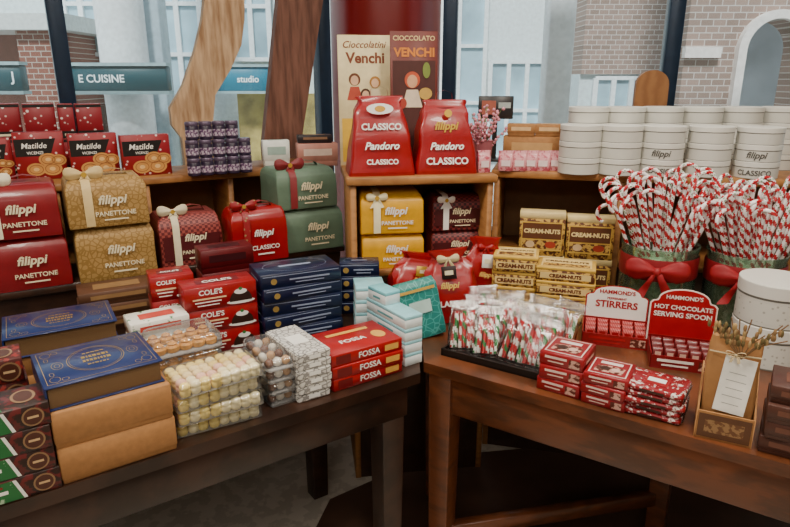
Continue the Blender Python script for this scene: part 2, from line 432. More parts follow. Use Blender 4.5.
signboard(57, 165, 66, 91, 5.05, [('E CUISINE', 76, 122)], 'teal shop sign with white capital letters right of the dark mullion')
signboard(198, 272, 67, 91, 6.45, [('studio', 236, 258)], 'small teal shop sign between the two leaning wooden slabs', '25809a')
m = MB(); m.lathe([(.22, 0), (.22, .3), (.19, .32), (.19, 4)], M('f4f6f5', .6), 28)
tag(put(m.build('column'), OX(125, 5.4), 5.4, -.02), 'white round outdoor column seen through the left window', 'column')
m = MB(); m.box(-.1, .1, -.1, .1, 0, 4, M('b4c6ce', .6), .01)
tag(put(m.build('post'), OX(156, 5.6), 5.6, -.02), 'pale square outdoor post right of the white round column', 'post')
b = E('arcade_building'); tag(b, 'brick arcade with a cream arch seen through the right window', 'building')
m = MB(); m.box(OX(440, 8), OX(600, 8), 8, 8.4, 0, 4.5, M('e6eeee', .6)); m.build('pale_wall', b)
panes(b, OX(490, 7.98), OX(545, 7.98), 7.98, .6, 1.75, 3, 2)
panes(b, OX(458, 7.98), OX(484, 7.98), 7.98, .6, 2.6, 1, 3)
m = MB(); m.box(OX(582, 7), OX(664, 7), 7, 7.4, 1.6, 4.5, BRK2); m.build('brick_wall', b)
m = MB(); m.box(OX(582, 7), OX(664, 7), 7.05, 7.4, 0, 1.6, M('d6e0e1', .6)); m.build('lower_wall', b)
panes(b, OX(596, 7.03), OX(650, 7.03), 7.03, .8, 1.56, 3, 1)
m = MB(); m.box(OX(664, 7.2), OX(686, 7.2), 7.2, 7.4, 0, 4.5, M('dfe6e6', .6)); m.build('pale_wall', b)
y = 5.2; xa, xb = OX(742, y), OX(800, y); cx = (xa+xb)/2; rr = (xb-xa)/2; zs = ztop(y, 50)
def archpts(r, n=18): return [(cx+r*math.cos(PI-PI*i/n), zs+r*math.sin(PI-PI*i/n)) for i in range(n+1)]
XZ = Matrix(((1, 0, 0, 0), (0, 0, -1, y), (0, 1, 0, 0), (0, 0, 0, 1)))
m = MB(); ar = archpts(rr)
outer = [(OX(684, y), 0), (xa, 0)]+[p for p in ar]+[(xb, 0), (OX(1000, y), 0), (OX(1000, y), 4.5), (OX(684, y), 4.5)]
m.prism(outer, -.0, .25, BRK2, XZ @ Matrix.Translation((0, 0, -.25))); m.build('brick_arcade', b)
m = MB(); n = 18; o_ = archpts(rr*1.28); i_ = archpts(rr)
ringp = [(xa-.28*rr, 0)]+o_+[(xb+.28*rr, 0), (xb, 0)]+i_[::-1]+[(xa, 0)]
m.prism(ringp, 0, .06, M('f2e6de', .7), XZ); m.build('arch_trim', b)
m = MB(); m.box(OX(684, y-.05), OX(720, y-.05), y-.06, y, zs-.06, zs+.02, M('f2e6de', .7)); m.build('string_course', b)
m = MB(); m.rect(Matrix.Translation((3.75, 6.3, 1.5)) @ Matrix.Rotation(PI/2, 4, 'X'), 1.5, 3.6, M('c4d2dc', .6, var=.25, scale=2)); m.build('arch_interior', b)
m = MB(); m.box(-.09, .09, -.09, .09, 0, 4, M('f4f7f6', .6), .01)
tag(put(m.build('post'), OX(557, 4.6), 4.6, -.02), 'white outdoor post left of the brick wall in the right window', 'post')
m = MB()
for k in range(6): m.box(OX(478, 5), OX(665, 5), 5+k*.12, 5.07+k*.12, 2.14+k*.03, 2.22+k*.03, M('7a6a60', .6))
tag(m.build('slatted_awning'), 'brown slatted awning above the white outdoor post', 'awning')

# ------------------------------------------------------------------ live-edge slabs
def slab(name, left, right, off, mat, label):
    pl = L0+nS*off
    def loc(px, py):
        d = ray(px, py); t = (pl-Vector((0, 0, H))).dot(nS)/d.dot(nS); q = Vector((0, 0, H))+d*t
        return ((q-pl).dot(dS), q.z)
    A = [loc(*p) for p in left]; B = [loc(*p) for p in right]
    A = [(A[0][0]+.01, 2.5)]+A+[(A[-1][0]+.02, 0)]; B = [(B[0][0]+.01, 2.5)]+B+[(B[-1][0]-.01, 0)]
    X = Matrix(((dS.x, 0, -nS.x, pl.x), (dS.y, 0, -nS.y, pl.y), (0, 1, 0, 0), (0, 0, 0, 1)))
    nA = len(A); vs = []
    for z in (.025, -.025):
        for i in range(nA): vs += [(A[i][0], A[i][1], z), (B[i][0], B[i][1], z)]
    k = nA*2; fs = []
    for i in range(nA-1):
        a, b_, c, d = 2*i, 2*i+1, 2*i+3, 2*i+2
        fs += [(a, d, c, b_), (k+a, k+b_, k+c, k+d), (a, k+a, k+d, d), (b_, c, k+c, k+b_)]
    fs += [(0, 1, k+1, k), (2*nA-2, k+2*nA-2, k+2*nA-1, 2*nA-1)]
    mm = MB(); mm.add(vs, fs, mat, X)
    return tag(mm.build(name), label, 'wood slab')
slab('wood_slab', [(204, -5), (201, 20), (194, 50), (182, 85), (169, 108), (171, 125), (181, 138)], [(243, -5), (243, 20), (240, 45), (229, 70), (214, 95), (212, 120), (216, 138)], .66,
     pat('grain', 'c8a680', '8f6a48', 9, .52, rough=.7, stretch=(5, 5, .7)), 'pale live-edge wooden slab with flared foot leaning by the window')
slab('wood_slab', [(277, -5), (262, 145)], [(322, -5), (299, 145)], .66,
     pat('grain', '7e5342', '593527', 9, .5, rough=.7, stretch=(5, 5, .6)), 'dark reddish straight wooden slab beside the red column')

# ------------------------------------------------------------------ tables
def table(name, poly, label, mat, legs, apr, zt=.75, ah=.135):
    r = E(name); tag(r, label, 'table')
    m = MB(); m.prism(poly, zt-.032, zt, mat); m.build('tabletop', r)
    for (x0, y0, x1, y1) in apr:
        a = Vector((x0, y0, 0)); b = Vector((x1, y1, 0)); d = (b-a); L = d.length; d.normalize(); n = Vector((-d.y, d.x, 0))
        X = Matrix(((d.x, n.x, 0, a.x), (d.y, n.y, 0, a.y), (0, 0, 1, 0), (0, 0, 0, 1)))
        m = MB(); m.box(0, L, 0, .022, zt-ah, zt-.032, mat, .002, X=X); m.build('apron', r)
    for x, y, yaw in legs:
        m = MB(); m.loft([(.004, .06, .06, .004), (zt-ah, .074, .074, .004), (zt-.032, .074, .074, .004)], mat, Matrix.Translation((x, y, 0)) @ Matrix.Rotation(rad(yaw), 4, 'Z')); m.build('leg', r)
    return r
dL = Vector((math.cos(rad(34.5)), math.sin(rad(34.5)), 0)); nL = Vector((-dL.y, dL.x, 0)); AL = Vector((.072, 1.60, 0))
dR = Vector((math.cos(rad(-33.5)), math.sin(rad(-33.5)), 0)); nR = Vector((-dR.y, dR.x, 0)); AR = Vector((.0856, 1.668, 0))
def q2(v): return (v.x, v.y)
BLc = AL-dL*1.4
polyL = [q2(BLc), q2(AL), (.072, 2.12), (-.235, 2.10), (-.30, 2.44), q2(L0+dS*-.75-nS*.03), q2(BLc+nL*.6)]
def inset(A, d, n, t, o): v = A+d*t+n*o; return v
lL = [inset(AL, dL, nL, -.075, .06), inset(BLc, dL, nL, .06, .05), Vector((-.30, 2.06, 0)), inset(BLc, dL, nL, .1, .56)]
f0 = inset(AL, dL, nL, -.03, .02); f1 = inset(BLc, dL, nL, .03, .02)
table('display_table', polyL, 'dark brown wooden display table holding the kraft and navy boxes', WOODD,
      [(v.x, v.y, 34.5) for v in lL], [(f1.x, f1.y, f0.x, f0.y), (f0.x, f0.y+.02, .05, 2.08)])
ER = AR+dR*1.5
polyR = [q2(AR), q2(ER), q2(ER+nR*.78), (.72, 2.20), (.44, 2.33), (.385, 2.17), (.0856, 2.12)]
lR = [inset(AR, dR, nR, .047, .047), inset(ER, dR, nR, -.05, .05), Vector((.16, 2.06, 0)), inset(ER, dR, nR, -.05, .7), inset(AR, dR, nR, .6, .62)]
f0 = inset(AR, dR, nR, .02, .02); f1 = inset(ER, dR, nR, -.02, .02)
rt = table('display_table', polyR, 'mid-brown wooden display table holding the candy cane jars', WOODR,
      [(v.x, v.y, -33.5) for v in lR], [(f0.x, f0.y, f1.x, f1.y), (.108, 2.06, .108, 1.70)], ah=.155)
m = MB(); v = inset(AR, dR, nR, .6, .62); w0 = lR[0]; d = (v-w0).normalized(); n = Vector((-d.y, d.x, 0)); X = Matrix(((d.x, n.x, 0, w0.x), (d.y, n.y, 0, w0.y), (0, 0, 1, 0), (0, 0, 0, 1)))
m.box(.02, (v-w0).length-.02, -.018, .018, .12, .17, WOODR, .003, X=X); m.build('stretcher', rt)

# ------------------------------------------------------------------ shelving
def unit(name, o, yaw, w, d, zt, label, bays, shelves, front_z, plinth=WOODD, mat=WOODL):
    r = E(name); put(r, o[0], o[1], 0, rad(yaw)); tag(r, label, 'shelf')
    m = MB(); m.box(-.012, w+.012, -.012, d, zt-.028, zt, WOODH, .003); m.build('top_board', r)
    m = MB(); m.box(.0, w, d-.015, d, .02, zt-.028, M('7a5530', .6)); m.build('back_panel', r)
    for x in [0]+[b*w for b in bays]+[w-.022]:
        m = MB(); m.box(x, x+.022, 0, d-.015, 0, zt-.028, mat, .002); m.build('upright', r)
    for z in shelves:
        m = MB(); m.box(.022, w-.022, .004, d-.015, z-.022, z, WOODH, .002); m.build('shelf_board', r)
    if front_z:
        m = MB(); m.box(.022, w-.022, .006, .02, 0, front_z, plinth); m.build('front_panel', r)
    return r
cu = unit('shelf_unit', (-.158, 2.158), 8, .52, .36, 1.22, 'wooden shelf unit holding yellow and checked boxes under the red bags', [], [.875], .853)
unit('shelf_unit', (.386, 2.405), -14, 1.25, .36, 1.213, 'wooden shelf unit behind the candy canes with white tins on top', [.37, .72], [.875], .853)
o = L0+dS*-.85+nS*.265
unit('shelf_unit', (o.x, o.y), 30, 1.66, .3, 1.18, 'wooden shelf unit under the red cookie boxes and purple jars', [.33, .52, .72], [.875], .853)
o = L0+dS*-.85
r = E('display_bench'); put(r, o.x, o.y, 0, rad(30)); tag(r, 'dark wooden bench carrying the row of panettone boxes on the left', 'bench')
m = MB(); m.box(0, 1.6, -.01, .255, .847, .875, WOODD, .003); m.build('top_board', r)
m = MB(); m.box(.01, 1.59, .02, .04, 0, .847, WOODD); m.build('front_panel', r)
for x in (.01, 1.56):
    m = MB(); m.box(x, x+.03, .04, .255, 0, .847, WOODD); m.build('side_panel', r)

# ------------------------------------------------------------------ product builders
def mk_kraft(w, d, h):
    r = E('kraft_box'); m = MB(); m.box(-w/2+.002, w/2-.002, -d/2+.002, d/2-.002, 0, h*.6, KRAFT, .002); m.build('box_base', r)
    m = MB(); m.box(-w/2, w/2, -d/2, d/2, h*.12, h, KRAFT, .003); m.build('box_lid', r); return r
def mk_book(w, d, h):
    r = E('book_box'); t = .004
    for nm, z in (('back_cover', 0), ('front_cover', h-t)):
        m = MB(); m.box(-w/2, w/2, -d/2, d/2, z, z+t, BOOK, .0012)
        if z:
            g = M('a8883f', .4, metal=.4); f = lambda x, y, e=.0006: FR('top', x, y, h, 0, e)
            m.annulus(f(0, 0), w*.25, d*.33, .0014, g, 32); m.annulus(f(0, 0), w*.23, d*.3, .0008, g, 32)
            q = random.Random(5)
            for k in range(4):
                y = d*(.17-k*.105); L = w*(.26-.05*abs(k-1.5)); x = -L/2; hh = d*(.06 if k in (1, 2) else .03)
                while x < L/2-.002:
                    ww = q.uniform(.003, .008); m.rect(f(x+ww/2, y, .0009), ww, hh, g); x += ww+.0022
            for sx in (-1, 1):
                m.rect(f(sx*w*.46, 0), .0012, d*.88, g); m.annulus(f(sx*w*.33, 0), w*.05, d*.1, .001, g); m.annulus(f(sx*w*.33, d*.0), w*.025, d*.05, .001, g)
                for sy in (-1, 1):
                    m.annulus(f(sx*w*.39, sy*d*.34), w*.045, d*.07, .001, g); m.annulus(f(sx*w*.31, sy*d*.37), w*.03, d*.04, .001, g); m.annulus(f(sx*w*.4, sy*d*.2), w*.02, d*.05, .001, g)
            for sy in (-1, 1): m.rect(f(0, sy*d*.44), w*.92, .0012, g)
        m.build(nm, r)
    m = MB(); m.box(-w/2+.006, w/2-.006, -d/2+.006, d/2-.006, t, h-t, pat('stripes', '5f442c', '7c5f3a', 160, .5, rough=.6, rot=(0, 90, 0))); m.build('page_block', r)
    m = MB(); m.box(-w/2, -w/2+.004, -d/2, d/2, t, h-t, BOOK); m.build('spine', r); return r
def mk_sweet(body, strip, acc):
    def f(w, d, h):
        r = E('sweet_box'); m = MB(); m.box(-w/2, w/2, -d/2, d/2, 0, h, body, .0015); m.build('carton', r)
        m = MB(); X = lambda x, z, e=.0008: FR('front', x*w, -d/2, z*h, 0, e)
        m.poly(X(0, 0), [(-w*.5, h*.05), (-w*.02, h*.05), (-w*.14, h*.95), (-w*.5, h*.95)], acc)
        m.poly(X(0, 0, .001), [(-w*.02, h*.05), (w*.03, h*.05), (-w*.09, h*.95), (-w*.14, h*.95)], strip)
        m.rect(X(-.32, .5, .0012), w*.22, h*.16, strip); m.rect(X(-.34, .75, .0012), w*.14, h*.1, M('8e1a1c', .5))
        m.disc(X(.27, .5, .0012), h*.4, h*.4, M('8a6a4a', .5)); m.disc(X(.27, .5, .0016), h*.33, h*.33, M('4a2416', .5)); m.rect(X(.27, .5, .002), h*.4, h*.1, M('c9a67a', .5)); m.build('front_print', r)
        m = MB()
        m.poly(FR('top', 0, 0, h), [(-w*.5, -d*.48), (-w*.1, -d*.48), (-w*.2, d*.48), (-w*.5, d*.48)], acc)
        m.disc(FR('top', w*.2, 0, h, 0, .001), w*.17, d*.3, M('8a6a4a', .5)); m.disc(FR('top', w*.2, 0, h, 0, .0014), w*.13, d*.24, M('4a2416', .5))
        m.build('top_print', r)
        return r
    return f
def mk_flat(body, acc, name='flat_box'):
    def f(w, d, h):
        r = E(name); m = MB(); m.box(-w/2+.002, w/2-.002, -d/2+.002, d/2-.002, 0, h*.55, body, .0015); m.build('box_base', r)
        m = MB(); m.box(-w/2, w/2, -d/2, d/2, h*.25, h, body, .0015); m.rect(FR('top', 0, 0, h), w*.6, d*.45, acc); m.rect(FR('front', 0, -d/2, h*.62), w*.7, h*.3, acc); m.build('box_lid', r)
        return r
    return f
def mk_pack(kind):
    def f(w, d, h):
        r = E('biscuit_pack'); q_ = random.Random(3)
        m = MB(); m.loft([(0, w*.97, d*.95, .006), (h*.05, w*.99, d*.99, .008)], clear('ffffff', .05, .08, 1.3, .35)); m.build('tray', r)
        m = MB(); m.soft([(h*.05, w*.99, d*.99, .008), (h*.6, w*.99, d*.98, .01), (h*.85, w*.97, d*.95, .014), (h*.98, w*.88, d*.84, .02)], CLAM, .0015, 7, 2, 4); m.build('clear_lid', r)
        nx, ny = {'round': (8, 5), 'swirl': (5, 2), 'truffle': (3, 4)}[kind]
        if kind == 'round':
            ms = []
            for col in ('f3dc84', 'f8ecc0', 'eebfa8', 'eed69a'):
                q = MB(); a, b_ = w/nx*.95, d/ny*.95
                q.loft([(0, a*.85, b_*.85, .01), (h*.12, a, b_, .012), (h*.34, a, b_, .012), (h*.39, a*.88, b_*.88, .012), (h*.45, a*.88, b_*.88, .012), (h*.5, a, b_, .012), (h*.68, a*.95, b_*.95, .012), (h*.8, a*.7, b_*.7, .01), (h*.85, a*.3, b_*.3, .004)], M(col, .6, var=.08, scale=80), smooth=True, n=4); ms.append(q)
        elif kind == 'swirl':
            q = MB(); q.lathe([(w/nx*.4, 0), (w/nx*.5, h*.1), (w/nx*.5, h*.3), (w/nx*.3, h*.42), (w/nx*.34, h*.5), (w/nx*.12, h*.62), (.001, h*.64)], M('c98d3e', .5, var=.3, scale=90, bump=.5), 12); ms = [q]
        else:
            ms = []
            for col in ('6a4028', 'e0d8ca', 'b98f62'):
                q = MB(); q.ball((0, 0, h*.36), h*.37, M(col, .5), seg=10); ms.append(q)
        bases = [None]*len(ms)
        for i in range(nx):
            for j in range(ny):
                k = (j+(q_.randint(0, 1) if kind == 'round' else i)) % len(ms)
                if bases[k] is None: o = ms[k].build('biscuit' if kind != 'truffle' else 'truffle', r); bases[k] = o
                else: o = bases[k].copy(); C.objects.link(o)
                jj = .08 if kind == 'round' else 0
                o.location = (-w*.47+(i+.5+q_.uniform(-jj, jj))*w*.94/nx, -d*.46+(j+.5+q_.uniform(-jj, jj))*d*.92/ny, h*.06)
                o.rotation_euler = (0, 0, q_.uniform(-.25, .25) if kind == 'round' else q_.uniform(0, 6))
        return r
    return f
def mk_mesh(w, d, h):
    r = E('nougat_pack'); m = MB(); m.box(-w/2, w/2, -d/2, d/2, 0, h, pat('lace', 'd6d3cc', '8e8b88', 62, .09, rough=.25), .003, seg=2); m.build('wrapper', r)
    m = MB(); m.rect(FR('top', 0, 0, h), w*.5, d*.3, WHITE); m.build('label', r)
    m = MB(); m.rect(FR('front', 0, -d/2, h*.5, 0, .001), w*.35, h*.5, WHITE); m.build('front_label', r); return r
def mk_bar(w, d, h):
    r = E('nougat_bar_box'); m = MB(); m.box(-w/2, w/2, -d/2, d/2, 0, h, M('a00c0f', .35), .0015)
    m.rect(FR('front', -w*.34, -d/2, h*.5), w*.2, h*.7, M('6d0c10', .4)); m.build('carton', r)
    m = MB(); m.text('FOSSA', FR('front', .02*w, -d/2, h*.52, 0, .0012), w*.36, h*.5, WHITE, .02); m.rect(FR('front', w*.34, -d/2, h*.5, 0, .0012), w*.2, h*.5, M('d9a24a', .5)); m.build('front_print', r)
    m = MB(); m.text('FOSSA', FR('top', -w*.05, -d*.1, h), w*.36, d*.22, WHITE, .02); m.rect(FR('top', 0, d*.25, h), w*.6, d*.1, M('d9a24a', .5)); m.disc(FR('top', w*.32, -d*.1, h), w*.09, d*.16, M('d9a24a', .5)); m.build('top_print', r); return r
def mk_aqua(lid):
    def f(w, d, h):
        r = E('pastel_box'); m = MB(); m.box(-w/2+.0004, w/2-.0004, -d/2+.0004, d/2-.0004, 0, h*.8, M('e6f0f0', .45), .001); m.build('box_base', r)
        m = MB(); m.box(-w/2, w/2, -d/2, d/2, h*.72, h, lid, .001); m.build('box_lid', r)
        m = MB(); m.rect(FR('left', -w/2+.0004, 0, h*.38), d*.4, h*.16, M('5fa9b0', .5)); m.build('label', r); return r
    return f
def mk_navy(w, d, h):
    r = E('navy_box'); m = MB(); m.box(-w/2, w/2, -d/2, d/2, 0, h, NAVY, .0015); m.build('carton', r)
    m = MB(); sv = M('8f9ab5', .4)
    m.rect(FR('front', 0, -d/2, h*.84), w*.94, h*.05, sv); m.rect(FR('front', w*.1, -d/2, h*.5), w*.5, h*.12, sv); m.rect(FR('front', w*.1, -d/2, h*.26), w*.36, h*.07, sv); m.disc(FR('front', -w*.34, -d/2, h*.46), h*.22, h*.22, M('9f8446', .4)); m.build('front_print', r)
    m = MB(); m.rect(FR('top', 0, 0, h), w*.4, d*.1, sv); m.annulus(FR('top', 0, 0, h), w*.4, d*.4, .001, sv); m.build('top_print', r)
    m = MB(); m.rect(FR('left', -w/2, 0, h*.5), d*.6, h*.12, sv); m.build('side_print', r); return r
def mk_pud(w, d, h):
    r = E('pudding_box'); m = MB(); m.box(-w/2, w/2, -d/2, d/2, 0, h, RED, .0015); m.build('carton', r)
    m = MB(); m.text("COLE'S", FR('front', -w*.14, -d/2, h*.76), w*.44, h*.24, WHITE, .03); m.rect(FR('front', -w*.16, -d/2, h*.48), w*.46, h*.07, M('e6c79a', .5)); m.rect(FR('front', -w*.18, -d/2, h*.34), w*.36, h*.05, WHITE); m.rect(FR('front', -w*.18, -d/2, h*.2), w*.3, h*.04, WHITE); m.build('front_print', r)
    m = MB(); m.disc(FR('front', w*.27, -d/2, h*.16, 0, .0010), w*.2, h*.1, WHITE); m.disc(FR('front', w*.27, -d/2, h*.18, 0, .0013), w*.16, h*.52, M('2e170d', .5), 16, 0, 180); m.disc(FR('front', w*.27, -d/2, h*.6, 0, .0016), w*.09, h*.12, WHITE); m.disc(FR('front', w*.27, -d/2, h*.72, 0, .002), w*.025, h*.07, M('2a7a3a', .5)); m.build('pudding_print', r)
    m = MB(); m.rect(FR('top', 0, 0, h), w*.6, d*.4, M('6d0c10', .4)); m.text("COLE'S", FR('top', 0, 0, h, 0, .0012), w*.44, d*.22, WHITE, .03); m.build('top_print', r); return r
def mk_pan(body, tcol, bow=None, acc=None, sub='PANETTONE', low=False):
    def f(w, d, h):
        r = E('panettone_box'); m = MB()
        m.soft([(0, w*.99, d*.985, .004), (h*.05, w, d, .005), (h*.8, w*.99, d*.98, .006), (h*.92, w*.95, d*.86, .01), (h, w*.88, d*.7, .012)], body, .003, int(w*9999) % 97, 3, 4, sharp=True); m.build('carton', r)
        if acc:
            m = MB(); m.loft([(h*.14, w*.9, .001, .0004), (h*.62, w*.9, .001, .0004)], acc, Matrix.Translation((0, -d/2-.0042, 0))); m.build('label', r)
        m = MB()
        m.text('filippi', FR('front', .06*w, -d/2, h*.55, 0, .006), w*.36, h*.28, tcol, .03, .25)
        m.text(sub, FR('front', .08*w, -d/2, h*.28, 0, .006), w*.5, h*.11, tcol, .02); m.rect(FR('front', .08*w, -d/2, h*.15, 0, .006), w*.3, h*.03, tcol); m.build('label_print', r)
        if bow:
            bx = -w*.24
            m = MB(); m.strip([(bx, -d*.5-.005, h*.03), (bx, -d*.5-.006, h*.8), (bx, -d*.435-.005, h*.925), (bx, -d*.35-.002, h+.003), (bx, d*.35, h+.003), (bx, d*.44, h*.9)], (w*.11, 0, 0), bow); rb = m.build('ribbon', r)
            by, bz = (-d*.47, h*.9) if low else (-d*.3, h+.016)
            m = MB(); m.puff_bow((bx, by-.006, bz), w*(.17 if low else .24), bow); m.disc(FR('front', bx, by-w*.07, bz, 0, .001), w*.035, w*.035, GOLD); m.build('bow', rb)
            if not low: m = MB(); m.strip([(-w*.1, 0, h*.97), (-w*.04, 0, h+.016), (w*.12, 0, h+.024), (w*.28, 0, h+.016), (w*.34, 0, h*.97)], (0, .03, 0), body); m.build('handle', r)
        return r
    return f
def mk_softbag(body, tcol, bow=None, tagc=None, seed=1, sub='CLASSICO'):
    """floppy wrapped bag gathered at the top"""
    def f(w, d, h):
        r = E('soft_bag'); m = MB()
        m.soft([(0, w*.98, d*.92, .02), (h*.1, w, d, .025), (h*.5, w*.98, d*.92, .025), (h*.72, w*.9, d*.7, .03), (h*.84, w*.62, d*.4, .02), (h*.9, w*.5, d*.3, .015), (h, w*.7, d*.3, .012)], body, .009, seed, 4, 7); m.build('bag', r)
        m = MB(); m.text('filippi', FR('front', 0, -d/2, h*.52, .06, .012), w*.36, h*.18, M('d9b45a', .5), .03, .25); m.text(sub, FR('front', .02*w, -d/2, h*.28, .03, .012), w*.7, h*.13, tcol, .03); m.build('label_print', r)
        if bow:
            m = MB(); m.lathe([(.265*w, h*.85), (.26*w, h*.9)], bow, 16, None, (False, False), True, 1, d/w*.65); rb = m.build('ribbon', r)
            m = MB(); m.puff_bow((0, -d*.22, h*.87), w*.22, bow); m.build('bow', rb)
        if tagc:
            m = MB(); m.box(-w*.14, w*.14, -d*.5-.014, -d*.5-.011, h*.62, h*.8, tagc, .0008); m.rect(FR('front', 0, -d*.5-.014, h*.71), w*.16, h*.06, CREAM); m.build('tag', r)
        return r
    return f
def mk_pandoro(body, lines, tagc=None, seed=1):
    def f(w, d, h):
        r = E('pandoro_bag'); m = MB()
        lv = [(0, w*.99, d*.98, .012), (h*.05, w, d, .014), (h*.5, w*.86, d*.78, .016), (h*.82, w*.72, d*.5, .016), (h*.92, w*.62, d*.26, .012), (h, w*.66, d*.12, .008)]
        m.soft(lv, body, .0065, seed, 4, 5, sharp=False); m.build('bag', r)
        t = math.atan((d*.5-d*.25)/(h*.75)); yy = lambda z: -(d/2-(z/h-.05)*(d*.25/.75)) - .003
        m = MB()
        for tx, z, W, Hh, col, sh in lines: m.text(tx, FR('front', 0, yy(h*z), h*z, t, .01), w*W, h*Hh, col, .03, sh)
        m.build('label_print', r)
        m = MB(); m.strip([(-w*.14, 0, h*.97), (-w*.12, 0, h+.025), (0, 0, h+.035), (w*.12, 0, h+.025), (w*.14, 0, h*.97)], (0, .012, 0), body); m.build('handle', r)
        m = MB(); m.lathe([(w*.33, h*.885), (w*.32, h*.905)], M('6d0a10', .4), 20, None, (False, False), True, 1, .5*d/w*.95); m.build('ribbon', r)
        if tagc:
            m = MB(); m.disc(FR('front', -w*.02, yy(h*.84)-.004, h*.84, t, .012), w*.2, h*.07, tagc); m.disc(FR('front', -w*.02, yy(h*.84)-.004, h*.84, t, .0128), w*.08, h*.04, M('c9962f', .5)); m.build('tag', r)
        else:
            m = MB(); m.disc(FR('front', w*.02, yy(h*.82)-.004, h*.82, t, .012), w*.06, w*.06, GOLD); m.build('gold_seal', r)
        return r
    return f
def mk_vic(w, d, h):
    r = E('cookie_box'); m = MB(); m.box(-w/2, w/2, -d/2, d/2, 0, h, pat('dots', '8f121c', 'e8d6d2', 40, .17), .0015); m.build('carton', r)
    m = MB(); m.poly(FR('front', 0, -d/2, 0), [(-w*.48, h*.5), (w*.2, h*.5), (w*.34, h*.86), (-w*.48, h*.86)], BLACK); m.text('Matilde', FR('front', -w*.1, -d/2, h*.72, 0, .0013), w*.5, h*.14, WHITE, .01, .2); m.text('VICENZI', FR('front', -w*.1, -d/2, h*.57, 0, .0013), w*.36, h*.06, WHITE); m.build('label_print', r)
    m = MB()
    for x, z, q in ((-.12, .22, .19), (.2, .22, .2), (.14, .42, .19), (.34, .4, .17)):
        m.disc(FR('front', x*w, -d/2, z*h, 0, .0014+q*.004), q*w, q*w*.75, M('c58a45', .6)); m.annulus(FR('front', x*w, -d/2, z*h, 0, .0018+q*.004), q*w*.75, q*w*.55, .0025, M('8a5526', .6)); m.disc(FR('front', x*w, -d/2, z*h, 0, .0018+q*.004), q*w*.3, q*w*.22, M('e2b876', .6))
    m.build('cookie_print', r); return r
def mk_patbox(w, d, h):
    r = E('gift_carton'); m = MB(); m.box(-w/2, w/2, -d/2, d/2, 0, h, pat('dots', '8a1520', 'e8d8d2', 42, .22), .0015); m.build('carton', r)
    m = MB(); m.rect(FR('front', 0, -d/2, h*.12), w*.98, h*.2, BLACK); m.rect(FR('front', 0, -d/2, h*.12, 0, .0012), w*.5, h*.06, CREAM); m.build('label_print', r)
    m = MB(); m.rect(FR('front', 0, -d/2, h*.94), w*.98, h*.08, BLACK); m.build('top_band', r); return r

# ================================================================== LEFT TABLE
YL = 34
k1 = fb(62, 486, 178, .75, YL, 415, .2)
stack(k1, 2, mk_kraft, 'plain kraft box under the navy book box at the table edge', 'box', 'kraft boxes at the table edge')
bk = spot(k1.x-.012, k1.y+.006, k1.z+k1.h, YL+2, k1.w*.98, .2, .052)
stack(bk, 1, mk_book, 'navy and gold book-shaped box, front one on the kraft boxes', 'box', 'book-shaped navy boxes')
b2 = fb(5, 362, 120, .86, YL-4, 341, .19)
stack(spot(b2.x, b2.y, .75, YL-4, b2.w*.95, .17, .11), 2, mk_kraft, 'kraft box under the rear navy book box', 'box', 'kraft boxes at the table edge', .5, 0)
stack(b2, 1, mk_book, 'navy and gold book-shaped box behind, left of the white holly box', 'box', 'book-shaped navy boxes')
stack(fb(-12, 510, 63, .75, YL, 421, .1), 4, mk_sweet(pat('flecks', '2a1710', '5c1a18', 70, .54), WHITE, pat('flecks', '1c6a34', 'a8c2a0', 60, .6)), 'brown and green sweet box in the front left corner', 'box', 'small sweet boxes', 2)
stack(fb(-22, 462, 38, .75, YL, 370, .09), 4, mk_sweet(pat('flecks', '4a1814', '8a2a24', 70, .55), M('c9a67a', .5), M('8e1a1c', .5)), 'red-brown sweet box left of the kraft boxes', 'box', 'small sweet boxes', 2)
s = fb(80, 316, 158, .82, YL-4, 296, .13, .75)
stack(s, 3, mk_flat(M('5a3a26', .5), M('8c6a44', .5)), 'flat dark brown box below the tan panettone', 'box', 'flat brown boxes')
s = fb(133, 350, 191, .83, YL, 326, .1, .75)
stack(s, 3, mk_flat(pat('flecks', 'f0ece0', '2f7a43', 45, .62), M('c8463a', .5)), 'white box printed with green holly', 'box', 'white holly boxes')
s = fb(158, 382, 226, .83, YL, 346, .14, .75)
stack(s, 4, mk_pack('swirl'), 'clear pack of golden swirl pastries behind the biscuits', 'biscuits', 'swirl pastry packs')
stack(fb(180, 442, 266, .75, YL, 386, .13), 4, mk_pack('round'), 'clear pack of small yellow and cream biscuits', 'biscuits', 'pale biscuit packs', 5, .007)
s = fb(272, 409, 298, .75, YL, 362, .19)
stack(s, 4, mk_pack('truffle'), 'narrow clear pack of brown and white truffles', 'chocolates', 'truffle packs')
stack(fb(300, 404, 332, .75, YL, 357, .2), 6, mk_mesh, 'silver lattice-print pack left of the red bar boxes', 'packet', 'silver lattice packs', 2)
stack(fb(334, 393, 403, .75, YL, 357, .16), 3, mk_bar, 'long red nougat box with white lettering', 'box', 'red nougat boxes')
PALE = M('94d0da', .45)
aq = fb(405, 367, 422, .75, YL, 318, .21)
stack(aq, 4, mk_aqua(PALE), 'white box with blue lid right of the nougat boxes', 'box', 'pale aqua boxes', .4, .0008)
n_ = Vector((-math.sin(aq.yaw), math.cos(aq.yaw), 0))
stack(spot(aq.x+n_.x*.05, aq.y+n_.y*.05, .75+aq.h, YL+4, aq.w*.9, .09, .04), 1, mk_aqua(AQUA), 'small turquoise-lidded box on top of the pale blue stack', 'box', 'pale aqua boxes')
stack(spot(-.085, 1.915, .75, 8, .095, .11, ztop(1.86, 288)-.75), 4, mk_aqua(PALE), 'white box with blue lid, rear pile by navy boxes', 'box', 'pale aqua boxes', 1, .001)
s = fb(266, 345, 343, .75, 28, 277, .15)
